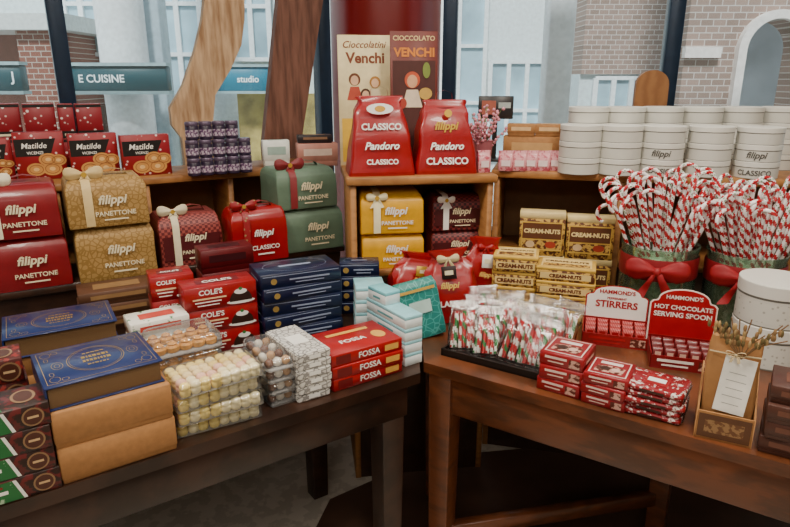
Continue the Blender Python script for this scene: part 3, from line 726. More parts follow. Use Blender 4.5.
stack(s, 5, mk_navy, 'navy blue box with silver print behind the lattice packs', 'box', 'navy boxes', 3)
s = fb(340, 314, 379, .75, 4, 264, .08)
stack(s, 4, mk_navy, 'small navy box in front of the yellow panettone', 'box', 'navy boxes', 2)
stack(fb(190, 358, 260, .75, YL-6, 290, .1), 3, mk_pud, 'red pudding box with white lettering, right-hand pile', 'box', 'red pudding boxes')
stack(fb(158, 350, 200, .75, YL-6, 279, .1), 3, mk_pud, 'red pudding box behind the white holly boxes', 'box', 'red pudding boxes')
s = fb(203, 287, 255, .87, YL-6, 252, .1, .75)
stack(s, 3, mk_flat(DRED, M('3a0f14', .4)), 'dark maroon box between the checked panettone and navy boxes', 'box', 'maroon boxes')

# ================================================================== LEFT BENCH: panettone
def pan(px, py, pxr, pym, pyt, z, yaw, d, mlo, mhi, dlo, dhi, grp, dx=0):
    s = fb(px, py, pxr, z, yaw, pym, d); stack(s, 1, mlo, dlo, 'panettone', grp)
    t = fb(px, py, pxr, z, yaw, pyt, d); t.z = s.z+s.h; t.h = t.h-s.h; t.x += dx*dS.x; t.y += dx*dS.y; stack(t, 1, mhi, dhi, 'panettone', grp)
BR = M('7e1018', .4, bump=.3, scale=20, coat=.15); CR = M('e6dcbc', .6)
pan(-10, 295, 75, 243, 190, .875, 30, .22, mk_pan(BR, CREAM), mk_pan(BR, CREAM, CR), 'red panettone box without bow, under the bowed one on the far left', 'red panettone box with cream bow at the far left', 'panettone boxes on the bench', -.01)
TAN = pat('lace', 'a5824a', '8a682f', 60, .11, rough=.6)
pan(80, 284, 158, 230, 182, .875, 30, .22, mk_pan(TAN, CREAM), mk_pan(TAN, CREAM, M('cdb27a', .6)), 'tan panettone box under the bowed tan one', 'tan panettone box with tan ribbon, top of the tan pair', 'panettone boxes on the bench', -.008)
CHK = pat('checker', '5d1519', '96443c', 95, rough=.5)
stack(fb(163, 269, 225, .875, 30, 219, .2), 1, mk_pan(CHK, CREAM, M('d8ccaa', .6), M('521216', .5)), 'maroon checked panettone box with cream bow beside the tan pair', 'panettone', 'panettone boxes on the bench')
s = fb(230, 262, 284, .875, 30, 211, .15); s.x -= nS.x*.05; s.y -= nS.y*.05
stack(s, 1, mk_pan(RED2, WHITE, pat('dots', '8e1219', '9a7a52', 60, .25), None, 'CLASSICO'), 'bright red boxy bag with patterned ribbon by the green boxes', 'panettone', 'panettone boxes on the bench')
pan(286, 254, 344, 211, 171, .875, 30, .2, mk_pan(GREEN, CREAM), mk_pan(GREEN, CREAM, M('7a2226', .5)), 'green panettone box, lower of the green pair', 'green panettone box with dark red bow', 'panettone boxes on the bench', -.025)
pan(362, 270, 424, 235, 194, .875, 9, .2, mk_pan(YEL, WHITE), mk_pan(YEL, WHITE, M('efe2b4', .6), low=True), 'yellow panettone box, lower of the yellow pair', 'yellow panettone box with cream ribbon', 'panettone boxes in the centre shelf')
CHK2 = pat('checker', '431218', '843030', 95, rough=.5)
pan(431, 262, 482, 231, 197, .875, 9, .18, mk_pan(CHK2, CREAM, None, M('4a1014', .5)), mk_pan(CHK2, CREAM, WHITE, M('4a1014', .5), low=True), 'dark checked panettone box, lower one beside the yellow pair', 'dark checked panettone box with white bow', 'panettone boxes in the centre shelf')
stack(fb(349, 177, 415, 1.22, 10, 97, .17), 1, mk_pandoro(RED2, (('CLASSICO', .62, .6, .11, WHITE, 0), ('Pandoro', .38, .52, .14, WHITE, .3), ('CLASSICO', .18, .5, .07, WHITE, 0)), WHITE, seed=3), 'bright red tapered pandoro bag with round white tag', 'pandoro', 'pandoro bags')
stack(fb(417, 175, 479, 1.22, 8, 101, .17), 1, mk_pandoro(RED2, (('filippi', .64, .42, .15, GOLD, .25), ('Pandoro', .38, .54, .14, WHITE, .3), ('CLASSICO', .18, .72, .1, WHITE, 0)), seed=8), 'bright red tapered pandoro bag without tag, right of the tagged one', 'pandoro', 'pandoro bags')
for args, rx, ry in (((fb(390, 316, 444, .75, 14, 260, .1), mk_softbag(RED, WHITE, None, GOLD, 11), 'floppy red bag with gold tag below the yellow boxes'), -8, 9), ((fb(428, 324, 480, .75, -4, 254, .1), mk_softbag(RED2, WHITE, M('c9b88a', .6), M('2a1714', .5), 12), 'floppy red bag with dark tag above the candy bags'), -8, -7), ((fb(462, 314, 500, .75, 5, 242, .08), mk_softbag(RED2, WHITE, RED, WHITE, 13), 'floppy red bag with white tag left of the nut tins'), -6, 5)):
    o = stack(args[0], 1, args[1], args[2], 'pandoro', 'low red bags')[0]; o.rotation_euler = (rad(rx), rad(ry), o.rotation_euler[2])

# ================================================================== LEFT TOP SHELF z 1.18
ZT = 1.18
for i, (a, b) in enumerate(((20, 70), (73, 121), (124, 172))):
    s = fb(a, 181-2*i, b, ZT, 30, 133+i*1.5, .05)
    stack(s, 1, mk_vic, ['red and black cookie box, left one on the left shelf top', 'red and black cookie box in the middle of the three', 'red and black cookie box nearest the purple jars'][i], 'box', 'cookie boxes', 3)
stack(fb(-14, 182, 17, ZT, 30, 139, .05), 1, mk_vic, 'red and black cookie box cut by the left photo edge', 'box', 'cookie boxes', 3)
for i, (a, b) in enumerate(((-2, 30), (33, 64), (67, 82), (84, 109))):
    s = fb(a, 175-i*1.2, b, ZT, 30, 104, .08)
    stack(s, 2, mk_patbox, f'red dotted carton, {ORD[i]} column from left behind the cookie boxes', 'box', 'red dotted cartons', .8, 0)
def mk_jar(r0, h):
    r = E('sweet_jar'); m = MB(); m.lathe([(r0*.9, 0), (r0, .003), (r0, h*.74), (r0*.92, h*.78)], M('2b1d33', .35, var=.3, scale=80), 18); m.build('jar', r)
    m = MB(); m.lathe([(r0*.98, h*.78), (r0, h*.8), (r0, h*.95), (r0*.9, h), (.001, h)], M('5d4f63', .35, metal=.3), 18); m.build('lid', r)
    m = MB(); m.lathe([(r0*1.01, h*.18), (r0*1.01, h*.56)], pat('flecks', 'b5a8b4', '5a3a5e', 120, .5), 18, None, (False, False)); m.build('label', r); return r
jb = None
a0 = P(197, 177, ZT); jr = .0255; jh = .07
for lv, nn in enumerate((5, 5, 4)):
    for i in range(nn):
        if jb is None: o = jb = mk_jar(jr, jh)
        else: o = copy_tree(jb)
        p = a0+dS*(i*jr*2.06+(.0 if lv < 2 else .006))+nS*(jr+.012+lv*.004)
        put(o, p.x, p.y, ZT+lv*jh)
        tag(o, f"small purple jar with pale label, {ORD[i]} from left in the {['bottom', 'middle', 'top'][lv]} layer", 'jar', 'small purple jars')
stack(fb(264, 168, 290, ZT, 20, 141, .05), 1, mk_flat(M('e6e9e0', .5), M('9db3a8', .5)), 'small pale box standing right of the purple jars', 'box')
s = fb(298, 167, 338, ZT, 14, 144, .07)
stack(s, 1, mk_flat(M('c08474', .5), M('e2c5b4', .5)), 'salmon pink box under the dark slim box', 'box')
stack(spot(s.x-.01, s.y, s.z+s.h, 14, s.w*.85, .06, .035), 1, mk_flat(M('2a2326', .5), M('8f6a50', .5)), 'slim dark box on top of the salmon pink box', 'box')

# ================================================================== POSTERS
def poster(px0, px1, pyt, y, yaw, bgm, zb, draw, label):
    x0, x1 = xat(px0, y, 1.5), xat(px1, y, 1.5); w = x1-x0; h = ztop(y, pyt)-zb
    r = E('poster'); put(r, (x0+x1)/2, y, zb, rad(yaw), rad(-4)); tag(r, label, 'poster')
    m = MB(); m.box(-w/2, w/2, 0, .008, 0, h, bgm, .001); m.build('board', r)
    draw(r, w, h); return r
def figure(m, x, z, k, skin, hair, dress, e):
    f = lambda X, Z, q: FR('front', X, 0, Z, 0, e+q)
    m.poly(f(x, z, 0), [(-k*.9, -k*2.2), (k*.9, -k*2.2), (k*.5, -k*.7), (-k*.5, -k*.7)], dress)
    m.disc(f(x, z+k*.12, .0004), k*.68, k*.7, hair); m.disc(f(x, z, .0008), k*.46, k*.55, skin)
def drawA(r, w, h):
    BRN = M('7a3a22', .6); SK = M('e0b48c', .6); m = MB()
    m.text('Cioccolatini', FR('front', 0, 0, h*.93), w*.8, h*.07, BRN, .01, .3); m.text('Venchi', FR('front', 0, 0, h*.83), w*.72, h*.11, BRN, .03); m.build('lettering', r); m = MB()
    figure(m, -w*.2, h*.66, w*.16, SK, M('6a3a1e', .6), M('b0442e', .6), .001); figure(m, w*.18, h*.64, w*.15, SK, M('a8742e', .6), M('d9c9a4', .6), .003); figure(m, 0, h*.55, w*.14, SK, M('4a2a18', .6), M('c98a3a', .6), .005); m.build('figure_print', r); m = MB()
    m.rect(FR('front', 0, 0, h*.2), w*.9, h*.34, M('d8ac2f', .6)); m.build('yellow_panel', r)
def drawB(r, w, h):
    OR = M('d9822a', .55); m = MB(); m.rect(FR('front', 0, 0, h*.45, 0, .0006), w*.9, h*.68, M('4a201a', .6)); m.build('dark_panel', r); m = MB()
    m.text('CIOCCOLATO', FR('front', 0, 0, h*.95), w*.88, h*.06, M('e0c48a', .6), .02); m.text('VENCHI', FR('front', 0, 0, h*.85, 0, .001), w*.86, h*.11, OR, .04); m.build('lettering', r); m = MB()
    figure(m, -w*.04, h*.64, w*.24, M('d9a27a', .6), M('c2502e', .6), M('e4d0b4', .6), .002); m.disc(FR('front', w*.24, 0, h*.55, 0, .004), w*.14, w*.12, M('c9a24a', .5)); m.disc(FR('front', -w*.28, 0, h*.48, 0, .004), w*.12, w*.12, M('a83a2a', .5)); m.disc(FR('front', w*.26, 0, h*.72, 0, .004), w*.08, w*.16, M('7a8a3a', .5)); m.build('figure_print', r)
poster(339, 393, 34, 2.49, 8, M('dccb9c', .6), 1.22, drawA, 'cream vintage chocolate poster with three figures')
poster(391, 439, 30, 2.44, 8, M('6a2820', .5), 1.22, drawB, 'dark red vintage chocolate poster with orange capital lettering')

# ================================================================== RIGHT TOP SHELF
ZR = 1.213
def mk_pink(w, d, h):
    r = E('sweet_packet'); m = MB(); m.soft([(0, w*.92, d*.85, .006), (h*.1, w, d, .008), (h*.7, w*.98, d*.9, .008), (h*.82, w*.95, d*.4, .004), (h, w*.98, d*.14, .002)], pat('flecks', 'd9949a', 'b0485a', 60, .55, rough=.3), .0015, 3, 2, 3); m.build('wrapper', r)
    m = MB(); m.rect(FR('front', 0, -d*.5, h*.4, 0, .003), w*.6, h*.3, M('f0dada', .5)); m.build('label', r); return r
for i in range(5):
    a = 498+i*12.4
    s = fb(a, 171, a+15, ZR, -14, 151, .035)
    stack(s, 1, mk_pink, f'small pink packet of sweets, {ORD[i]} from left below the kraft boxes', 'sweets', 'pink sweet packets', 6)
s = fb(503, 162, 561, ZR, -14, 136, .07)
stack(s, 1, mk_flat(KRAFT, M('c59a63', .6)), 'wide kraft carton behind the pink sweet packets', 'box')
t = spot(s.x-.052, s.y+.012, s.z+s.h, -14, s.w*.48, .07, .05); stack(t, 1, mk_flat(KRAFT, M('dcb683', .6)), 'small kraft carton on the wide carton, left one', 'box', 'small kraft cartons')
t = spot(s.x+.058, s.y-.014, s.z+s.h, -14, s.w*.48, .07, .05); stack(t, 1, mk_flat(KRAFT, M('dcb683', .6)), 'small kraft carton on the wide carton, right one beside the tins', 'box', 'small kraft cartons')
stack(fb(478, 173, 491, 1.22, 8, 151, .04), 1, mk_pink, 'small pink packet of sweets beside the right-hand red pandoro bag', 'sweets', 'pink sweet packets')
pz = 1.22; p = Vector((xat(483, 2.47, 1.3), 2.47, pz)); r = E('sprig_pot'); put(r, p.x, p.y, p.z); tag(r, 'pink flower sprigs in a small pot beside the pandoro bags', 'flowers')
m = MB(); m.lathe([(.03, 0), (.04, .1), (.042, .1)], M('a8626a', .5), 20); m.build('pot', r)
for i in range(26):
    m = MB(); a = R.uniform(0, 2*PI); q = R.uniform(.01, .1); zt = R.uniform(.14, .23)
    m.tube([(0, 0, .08), (q*.4*math.cos(a), q*.4*math.sin(a), zt*.6), (q*math.cos(a), q*math.sin(a), zt)], .0015, M('7a8a5a', .6), 5)
    for j in range(7):
        t = .4+j*.1; m.ball((q*t*math.cos(a)+R.uniform(-.008, .008), q*t*math.sin(a)+R.uniform(-.008, .008), zt*(.55+j*.075)), .0065, M('dd93a2', .6), seg=6)
    m.build('sprig', r)
y = 2.68; x0, x1 = xat(479, y, 1.5), xat(514, y, 1.5); zb = 1.213; r = E('small_sign'); put(r, (x0+x1)/2, y, zb, rad(-6)); tag(r, 'small dark sign on a stand above the pink sprigs', 'sign')
w = x1-x0; h0 = ztop(y, 119)-zb; h1 = ztop(y, 96)-zb
m = MB(); m.box(-w/2, w/2, 0, .012, h0, h1, M('2c2a2c', .4), .002); m.build('panel', r)
m = MB(); m.rect(FR('front', -w*.2, 0, (h0+h1)/2), w*.4, (h1-h0)*.6, M('a55a48', .5)); m.rect(FR('front', w*.25, 0, h0+(h1-h0)*.6), w*.35, (h1-h0)*.25, M('a9b4b0', .5)); m.build('print', r)
m = MB(); m.box(-.01, .01, .002, .01, .01, h0, BLACK); m.box(-.05, .05, -.04, .05, 0, .01, BLACK, .002); m.build('stand', r)
# white tins
TINB = M('cfcec6', .42, var=.02, scale=6); TINL = M('dddcd4', .4, var=.02, scale=6); TINR = M('6a6962', .5); TINT = M('55544f', .5)
def mk_tin(r0, h, deco=False, word=None, ang=0):
    r = E('round_tin'); m = MB(); m.lathe([(r0*.985, 0), (r0*.985, h*.72)], TINB, 64); m.build('body', r)
    m = MB(); m.lathe([(r0, h*.70), (r0, h*.975), (r0*.985, h*.999), (.002, h*.999)], TINL, 64, sharp=10); m.build('lid', r)
    m = MB(); m.lathe([(r0*.987, h*.645), (r0*.987, h*.70)], TINR, 64, None, (False, False)); m.lathe([(r0*.987, 0), (r0*.987, h*.035)], TINR, 64, None, (False, False)); m.build('rim_line', r)
    if deco:
        m = MB(); m.lathe([(r0*.9865, h*.12), (r0*.9865, h*.58)], pat('dots', 'd2d1c8', 'aaa89e', 70, .24, rough=.4), 64, None, (False, False)); m.build('ornament_band', r)
    if word:
        m = MB(); m.curved_text(word, r0*1.006, h*.36, r0*1.5, h*.5, TINT, ang, .03, .25 if word.islower() else 0); m.build('lettering', r)
    return r
tb = None
tr_ = .0755
for row, (cxs, pyb, nn) in enumerate((((580, 621, 664, 712, 762), (175.5, 176.5, 177.5, 178.5, 180), 3), ((588, 624, 662, 701, 741, 782), None, 4))):
    for i, px in enumerate(cxs):
        if row == 0:
            p = P(px, pyb[i], ZR); ctr = p+nW*(tr_+.004)
            hh = (ztop(p.y, 126)-ZR)/3
            if i == 0: TH_ = hh
        else:
            q = P(px, 177, ZR); ctr = q+nW*(tr_+.16)
            ctr.x = xat(px, ctr.y, 1.4)
        for k in range(nn):
            word = {1: 'filippi', 0: 'CLASSICO'}.get(k) if row == 0 and i in (2, 4) else None
            if word: o = mk_tin(tr_, TH_, False, word, math.atan2(-ctr.y, -ctr.x))
            elif tb is None: o = tb = mk_tin(tr_, TH_)
            else: o = copy_tree(tb)
            put(o, ctr.x, ctr.y, ZR+k*TH_, 0 if word else R.uniform(0, 6))
            tag(o, f"round white tin, {posw(k, nn)} of the {ORD[i]} {'front' if row == 0 else 'rear'} stack from left", 'tin', 'white tins on the shelf')
y = 2.74; x0, x1 = xat(634, y, 1.5), xat(668, y, 1.5); w = x1-x0; zb = ZR; h = ztop(y, 70)-zb
m = MB(); pts = [(-w*.5, 0), (w*.5, 0), (w*.48, h*.84)]+[(w*.48*math.cos(rad(a)), h*.84+h*.16*math.sin(rad(a))) for a in range(15, 180, 15)]+[(-w*.48, h*.84)]
m.prism(pts, -.01, .01, pat('wood', '9a6b42', '8a5c38', 6, rough=.5, stretch=(1, .2, 1)), Matrix.Rotation(PI/2, 4, 'X'))
tag(put(m.build('wooden_board'), (x0+x1)/2, y, zb), 'rounded brown wooden board standing behind the white tins', 'board')

# ================================================================== RIGHT TABLE
YR = -33
Y1 = M('cfa747', .6); NUTP = pat('flecks', '5a3016', 'c9a04a', 80, .5, rough=.6)
def mk_nut(w, d, h):
    r = E('nut_tin'); m = MB(); m.box(-w/2+.001, w/2-.001, -d/2+.001, d/2-.001, 0, h*.8, NUTP, .0015); m.build('body', r)
    m = MB(); m.rect(FR('front', 0, -d/2+.001, h*.4), w*.86, h*.44, M('dcc07a', .6)); m.text('CREAM-NUTS', FR('front', 0, -d/2+.001, h*.4, 0, .0014), w*.78, h*.28, M('5a1c0c', .6), .05); m.build('front_print', r)
    m = MB(); m.rect(FR('right', w/2-.001, 0, h*.4), d*.8, h*.44, M('dcc07a', .6)); m.build('side_print', r)
    m = MB(); m.box(-w/2, w/2, -d/2, d/2, h*.78, h, Y1, .0015); m.build('lid', r)
    m = MB(); m.rect(FR('top', 0, 0, h), w*.86, d*.8, M('dfc178', .6)); m.rect(FR('top', 0, -d*.22, h, 0, .0012), w*.8, d*.3, NUTP); m.text('CREAM-NUTS', FR('top', 0, d*.14, h, 0, .0012), w*.76, d*.34, M('4a2210', .6), .05); m.build('lid_print', r)
    return r
def mk_nutbig(w, d, h):
    r = E('nut_tin'); m = MB(); m.box(-w/2, w/2, -d/2, d/2, 0, h*.88, NUTP, .0015); m.build('body', r)
    m = MB(); m.rect(FR('front', 0, -d/2, h*.46), w*.9, h*.66, Y1); m.rect(FR('front', 0, -d/2, h*.58, 0, .0013), w*.86, h*.36, M('5e3418', .6)); m.text('CREAM-NUTS', FR('front', 0, -d/2, h*.58, 0, .0018), w*.8, h*.28, M('ecd596', .6), .05)
    m.rect(FR('front', 0, -d/2, h*.27, 0, .0012), w*.86, h*.2, NUTP); m.disc(FR('front', -w*.25, -d/2, h*.27, 0, .0016), w*.1, h*.08, M('d9b88a', .5)); m.disc(FR('front', w*.2, -d/2, h*.27, 0, .0016), w*.12, h*.08, M('a83a22', .5)); m.build('label', r)
    m = MB(); m.box(-w/2-.001, w/2+.001, -d/2-.001, d/2+.001, h*.86, h, M('dac488', .6), .0015); m.build('lid', r); return r
stack(fb(490, 315, 534, .75, -15, 255, .13), 4, mk_nut, 'yellow-lidded nut tin, left pile behind the candy bags', 'tin', 'nut tins')
stack(fb(533, 320, 591, .75, -18, 266, .12), 4, mk_nut, 'yellow-lidded nut tin, right pile behind the candy bags', 'tin', 'nut tins')
stack(fb(516, 296, 560, .75, -12, 212, .07), 2, mk_nutbig, 'tall nut tin with brown label band, left rear pile', 'tin', 'nut tins')
stack(fb(561, 298, 607, .75, -14, 216, .065), 2, mk_nutbig, 'tall nut tin with brown label band, right rear pile', 'tin', 'nut tins')
s = fb(406, 342, 448, .75, 20, 286, .05)
def mk_teal(w, d, h):
    r = E('teal_box'); m = MB(); m.soft([(0, w*.98, d*.9, .006), (h*.06, w, d, .008), (h*.9, w*.97, d*.9, .008), (h, w*.9, d*.4, .006)], pat('lace', '1f7d76', '4fa39c', 45, .05), .002, 5, 4, 4); m.build('carton', r)
    m = MB(); m.rect(FR('front', 0, -d/2, h*.55, 0, .004), w*.5, h*.22, M('b8d6d0', .5)); m.build('label', r)
    m = MB(); m.rect(FR('front', 0, -d/2, h*.85, 0, .004), w*.8, h*.05, M('c9a24a', .5)); m.build('gold_band', r); return r
o = stack(s, 1, mk_teal, 'teal patterned package leaning right of the pale blue boxes', 'box')[0]; o.rotation_euler = (rad(-10), rad(-9), o.rotation_euler[2])
s = fb(441, 355, 546, .75, YR, 348, .28); s.h = .022
r = E('display_tray'); put(r, s.x, s.y, .75, s.yaw); tag(r, 'black tray under the clear bags of candy', 'tray')
m = MB(); w, d = s.w, s.d; m.box(-w/2, w/2, -d/2, d/2, 0, .006, BLACK)
for a in ((-w/2, w/2, -d/2, -d/2+.006), (-w/2, w/2, d/2-.006, d/2), (-w/2, -w/2+.006, -d/2, d/2), (w/2-.006, w/2, -d/2, d/2)): m.box(*a, .0, .022, BLACK)
m.build('tray', r)
CRED, CWHT, CGRN = M('b80e18', .3, coat=.4), M('f6f2ec', .3, coat=.4), M('1a7a34', .3, coat=.4)
def striped(m, pts, r_, a, b_, seg=10, pitch=.03, duty=.5):
    L = [0]
    for p, q in zip(pts, pts[1:]): L.append(L[-1]+(Vector(q)-Vector(p)).length)
    m.tube(pts, r_, b_, seg, lambda i, j: a if ((L[i]/pitch+j/seg) % 1) < duty else b_)
def mk_candy(w, d, h, seed):
    """flat cellophane packet of striped sticks, crinkled clear top"""
    q = random.Random(seed); r = E('candy_bag')
    m = MB(); m.soft([(0, w*.96, d*.15, .003), (h*.06, w, d*.6, .008), (h*.16, w, d, .01), (h*.62, w*.98, d, .01), (h*.76, w*.94, d*.5, .008), (h*.82, w*.9, d*.22, .004)], FILM, .003, seed, 3, 5); m.build('film', r)
    m = MB(); m.soft([(h*.82, w*.9, d*.2, .004), (h*.9, w*.84, d*.16, .003), (h, w*.96, d*.1, .002)], clear('ffffff', .1, .1, 1.4, .06), .005, seed+3, 3, 6); m.build('film_top', r)
    cols = [(CRED, CWHT, .6), (CGRN, CWHT, .6), (CRED, CWHT, .5), (CGRN, CRED, .4), (CRED, CWHT, .65)]
    for i in range(6):
        mm = MB(); L = h*q.uniform(.6, .76); a, b_, du = cols[(seed+i) % 5]
        x0 = (i-2.5)*w*.15; x1 = (i-2.5)*w*.13+q.uniform(-.1, .1)*w
        n = 16; striped(mm, [(x0+(x1-x0)*k/n, 0, L*k/n) for k in range(n+1)], w*.072, a, b_, 12, .042, du)
        o = mm.build('candy_stick', r); o.location = (0, (-.12 if i % 2 else .12)*d, h*.06)
    return r
X = Matrix.Translation((s.x, s.y, .756)) @ Matrix.Rotation(s.yaw, 4, 'Z')
idx = 0
for row, (nn, yy) in enumerate(((4, -.105), (4, -.02), (4, .065))):
    for i in range(nn):
        o = mk_candy(.088, .03, .15+.015*R.random(), idx)
        p = X @ Vector((-w/2+.012+(i+.5)*(w-.02)/nn+(.014 if row == 1 else 0)*(1 if i < nn-1 else 0), yy, .007))
        o.location = p; o.rotation_euler = (rad(-33+R.uniform(-5, 5)), rad(-10+i*7+R.uniform(-6, 6)), s.yaw+rad(R.uniform(2, 26)))
        tag(o, f"clear bag of red, white and green candy, {ORD[i]} from left in the {['front', 'middle', 'rear'][row]} row", 'candy', 'clear candy bags'); idx += 1
PHOTO = pat('flecks', 'c99a8a', '5a2418', 70, .5, rough=.4)
def mk_mint(w, d, h):
    r = E('mint_box'); m = MB(); m.box(-w/2, w/2, -d/2, d/2, 0, h, M('8c0f18', .35, coat=.2), .002); m.build('carton', r)
    m = MB(); m.rect(FR('top', 0, 0, h), w*.84, d*.84, M('e3cdc4', .5)); m.rect(FR('top', 0, 0, h, 0, .0012), w*.78, d*.78, M('8c141e', .4)); m.rect(FR('top', 0, d*.22, h, 0, .0016), w*.5, d*.14, M('e3d4cc', .5)); m.build('top_print', r)
    m = MB(); m.poly(FR('top', 0, -d*.1, h, 0, .002), [(-w*.32, -d*.2), (w*.3, -d*.22), (w*.34, d*.12), (0, d*.18), (-w*.3, d*.1)], PHOTO); m.disc(FR('top', -w*.1, -d*.1, h, 0, .0024), w*.12, d*.12, CHOC); m.disc(FR('top', w*.14, -d*.12, h, 0, .0024), w*.1, d*.1, M('d9b0a0', .5)); m.build('product_print', r)
    m = MB(); m.rect(FR('front', -w*.12, -d/2, h*.68), w*.5, h*.18, M('e0c4b8', .5)); m.rect(FR('front', -w*.12, -d/2, h*.36), w*.36, h*.1, M('d9b7a8', .5)); m.rect(FR('front', w*.3, -d/2, h*.48, 0, .001), w*.24, h*.6, PHOTO); m.build('front_print', r)
    m = MB(); m.rect(FR('right', w/2, 0, h*.5), d*.6, h*.24, M('d9b7a8', .5)); m.build('side_print', r); return r
stack(fb(537, 388, 580, .75, YR, 350, .12), 3, mk_mint, 'red mint box with white-edged lid, rear pile by the candy bags', 'box', 'red mint boxes', 3)
stack(fb(580, 402, 624, .75, YR, 371, .11), 3, mk_mint, 'red mint box, front pile at the table edge', 'box', 'red mint boxes', 3)
def header_tray(s, col, card, lines, label, tc, cardh, kw):
    r = E('display_carton'); put(r, s.x, s.y, s.z, s.yaw); tag(r, label, 'display box'); w, d, h = s.w, s.d, s.h
    m = MB(); m.box(-w/2, w/2, -d/2, d/2, 0, .004, col)
    m.box(-w/2, w/2, -d/2, -d/2+.003, .004, h*.75, col); m.box(-w/2, w/2, d/2-.003, d/2, .004, h, col); m.box(-w/2, -w/2+.003, -d/2, d/2, .004, h*.85, col); m.box(w/2-.003, w/2, -d/2, d/2, .004, h*.85, col)
    m.build('tray', r)
    m = MB(); m.rect(FR('front', -w*.12, -d/2, h*.5), w*.55, h*.16, tc); m.rect(FR('front', -w*.12, -d/2, h*.24), w*.4, h*.1, tc); m.rect(FR('front', w*.34, -d/2, h*.38), w*.22, h*.5, PHOTO); m.build('front_print', r)
    m = MB(); c = cardh; wf = w*kw
    pts = [(-wf/2, 0), (wf/2, 0), (wf/2, c*.76), (wf*.46, c*.8), (wf*.4, c*.81)]+[(wf*.38*math.cos(rad(a)), c*.84+c*.16*math.sin(rad(a))) for a in range(0, 181, 15)]+[(-wf*.4, c*.81), (-wf*.46, c*.8), (-wf/2, c*.76)]
    XC = Matrix.Translation((0, d/2+.004, 0)) @ Matrix.Rotation(PI/2, 4, 'X')
    m.prism(pts, .0, .002, tc, XC)
    m.prism([(x*.955, c*.5+(y-c*.5)*.965) for x, y in pts], .0022, .0036, card, XC)
    hc = m.build('header_card', r)
    m = MB()
    for t, z, W, Hh in lines: m.text(t, FR('front', 0, d/2, z*c, 0, .0008), wf*W, c*Hh, tc, .03)
    m.build('lettering', hc)
    return r
s1 = fb(581, 343, 648, .75, -18, 328, .12)
ch = ztop(s1.y+.06, 286)-.75
header_tray(s1, M('8c1018', .35), M('faf6ee', .5, var=.02), (("HAMMOND'S", .87, .58, .09), ('PEPPERMINT', .735, .56, .05), ('STIRRERS', .61, .84, .15)), 'red counter tray with white card headed by red lettering', M('a8141c', .4), ch, .98)
s2 = fb(649, 367, 716, .75, -18, 350, .13)
ch2 = ztop(s2.y+.06, 290)-.75
header_tray(s2, M('7c0e16', .4), M('a8111b', .35), (("HAMMOND'S", .87, .54, .08), ('HOT CHOCOLATE', .715, .86, .1), ('SERVING SPOON', .6, .86, .08)), 'red counter tray with red card headed by white lettering', M('efe6dc', .5), ch2, 1.06)
def mk_sachet(mat, top):
    def f(w, d, h):
        r = E('sachet'); m = MB(); m.loft([(0, w, d*.3, .001), (h*.15, w, d, .002), (h*.8, w, d*.9, .002), (h, w, d*.15, .001)], mat); m.build('wrapper', r)
        m = MB(); m.rect(FR('front', 0, -d/2, h*.55, 0, .001), w*.6, h*.4, top); m.build('label', r); return r
    return f
for (s, mt, lab, nm) in ((s1, mk_sachet(pat('stripes', 'b9443e', '8c0e18', 50, .5, rot=(0, 30, 0)), RED), 'white-carded', 'striped sachet of stirrers in the'), (s2, mk_sachet(M('6a1416', .35), M('c99a8a', .5)), 'red-carded', 'brown sachet of spoons in the')):
    bse = None; X = Matrix.Translation((s.x, s.y, s.z+.0045)) @ Matrix.Rotation(s.yaw, 4, 'Z')
    for j in range(3):
        for i in range(5):
            if bse is None: o = bse = mt(s.w*.16, .016, s.h*.92)
            else: o = copy_tree(bse)
            o.location = X @ Vector((-s.w*.38+i*s.w*.19, -s.d*.3+j*s.d*.3, 0)); o.rotation_euler = (rad(-8), 0, s.yaw+rad(R.uniform(-6, 6)))
            tag(o, f"{nm} {lab} tray", 'sachet', f"sachets in the {lab} tray")
def mk_bark(w, d, h):
    r = E('bark_pack'); m = MB(); m.loft([(0, w*.9, d*.9, .006), (h*.3, w, d, .008), (h*.75, w, d, .008), (h, w*.92, d*.92, .006)], pat('flecks', '8a1820', 'e4d4cc', 90, .58, rough=.25)); m.build('wrapper', r)
    m = MB(); m.rect(FR('top', 0, 0, h), w*.4, d*.5, RED); m.rect(FR('top', 0, 0, h, 0, .0012), w*.3, d*.2, WHITE); m.build('label', r)
    m = MB(); m.rect(FR('front', 0, -d/2, h*.5, 0, .001), w*.4, h*.4, CHOC); m.build('front_label', r)
    m = MB(); m.loft([(h*.4, w*1.06, d*.8, .002), (h*.5, w*1.06, d*.8, .002)], FILM); m.build('film_edge', r); return r
stack(fb(619, 411, 680, .75, YR, 382, .11), 5, mk_bark, 'flat red and white peppermint bark pack below the red tray', 'packet', 'peppermint bark packs', 5, .004)
s = fb(694, 436, 750, .75, YR+6, 330, .11)
r = E('gift_box'); put(r, s.x, s.y, .75, s.yaw); tag(r, 'kraft gift box with white paper tag and dried twig', 'gift'); w, d, h = s.w, s.d, s.h
m = MB(); m.box(-w/2, w/2, -d/2, -d/2+.004, 0, h*.26, KRAFT); m.box(-w/2, w/2, -d/2, d/2, 0, .004, KRAFT)
for sx in (-1, 1):
    m.prism([(-d/2, 0), (d/2, 0), (d/2, h*.55), (-d/2, h*.26)], sx*w/2-.002, sx*w/2+.002, KRAFT, Matrix(((0, 0, 1, 0), (1, 0, 0, 0), (0, 1, 0, 0), (0, 0, 0, 1))))
m.rect(FR('front', 0, -d/2, h*.13), w*.94, h*.22, M('5c3a22', .6)); m.rect(FR('front', 0, -d/2, h*.13, 0, .0012), w*.7, h*.12, pat('flecks', '6a4428', '947048', 90, .5)); m.build('tray', r)
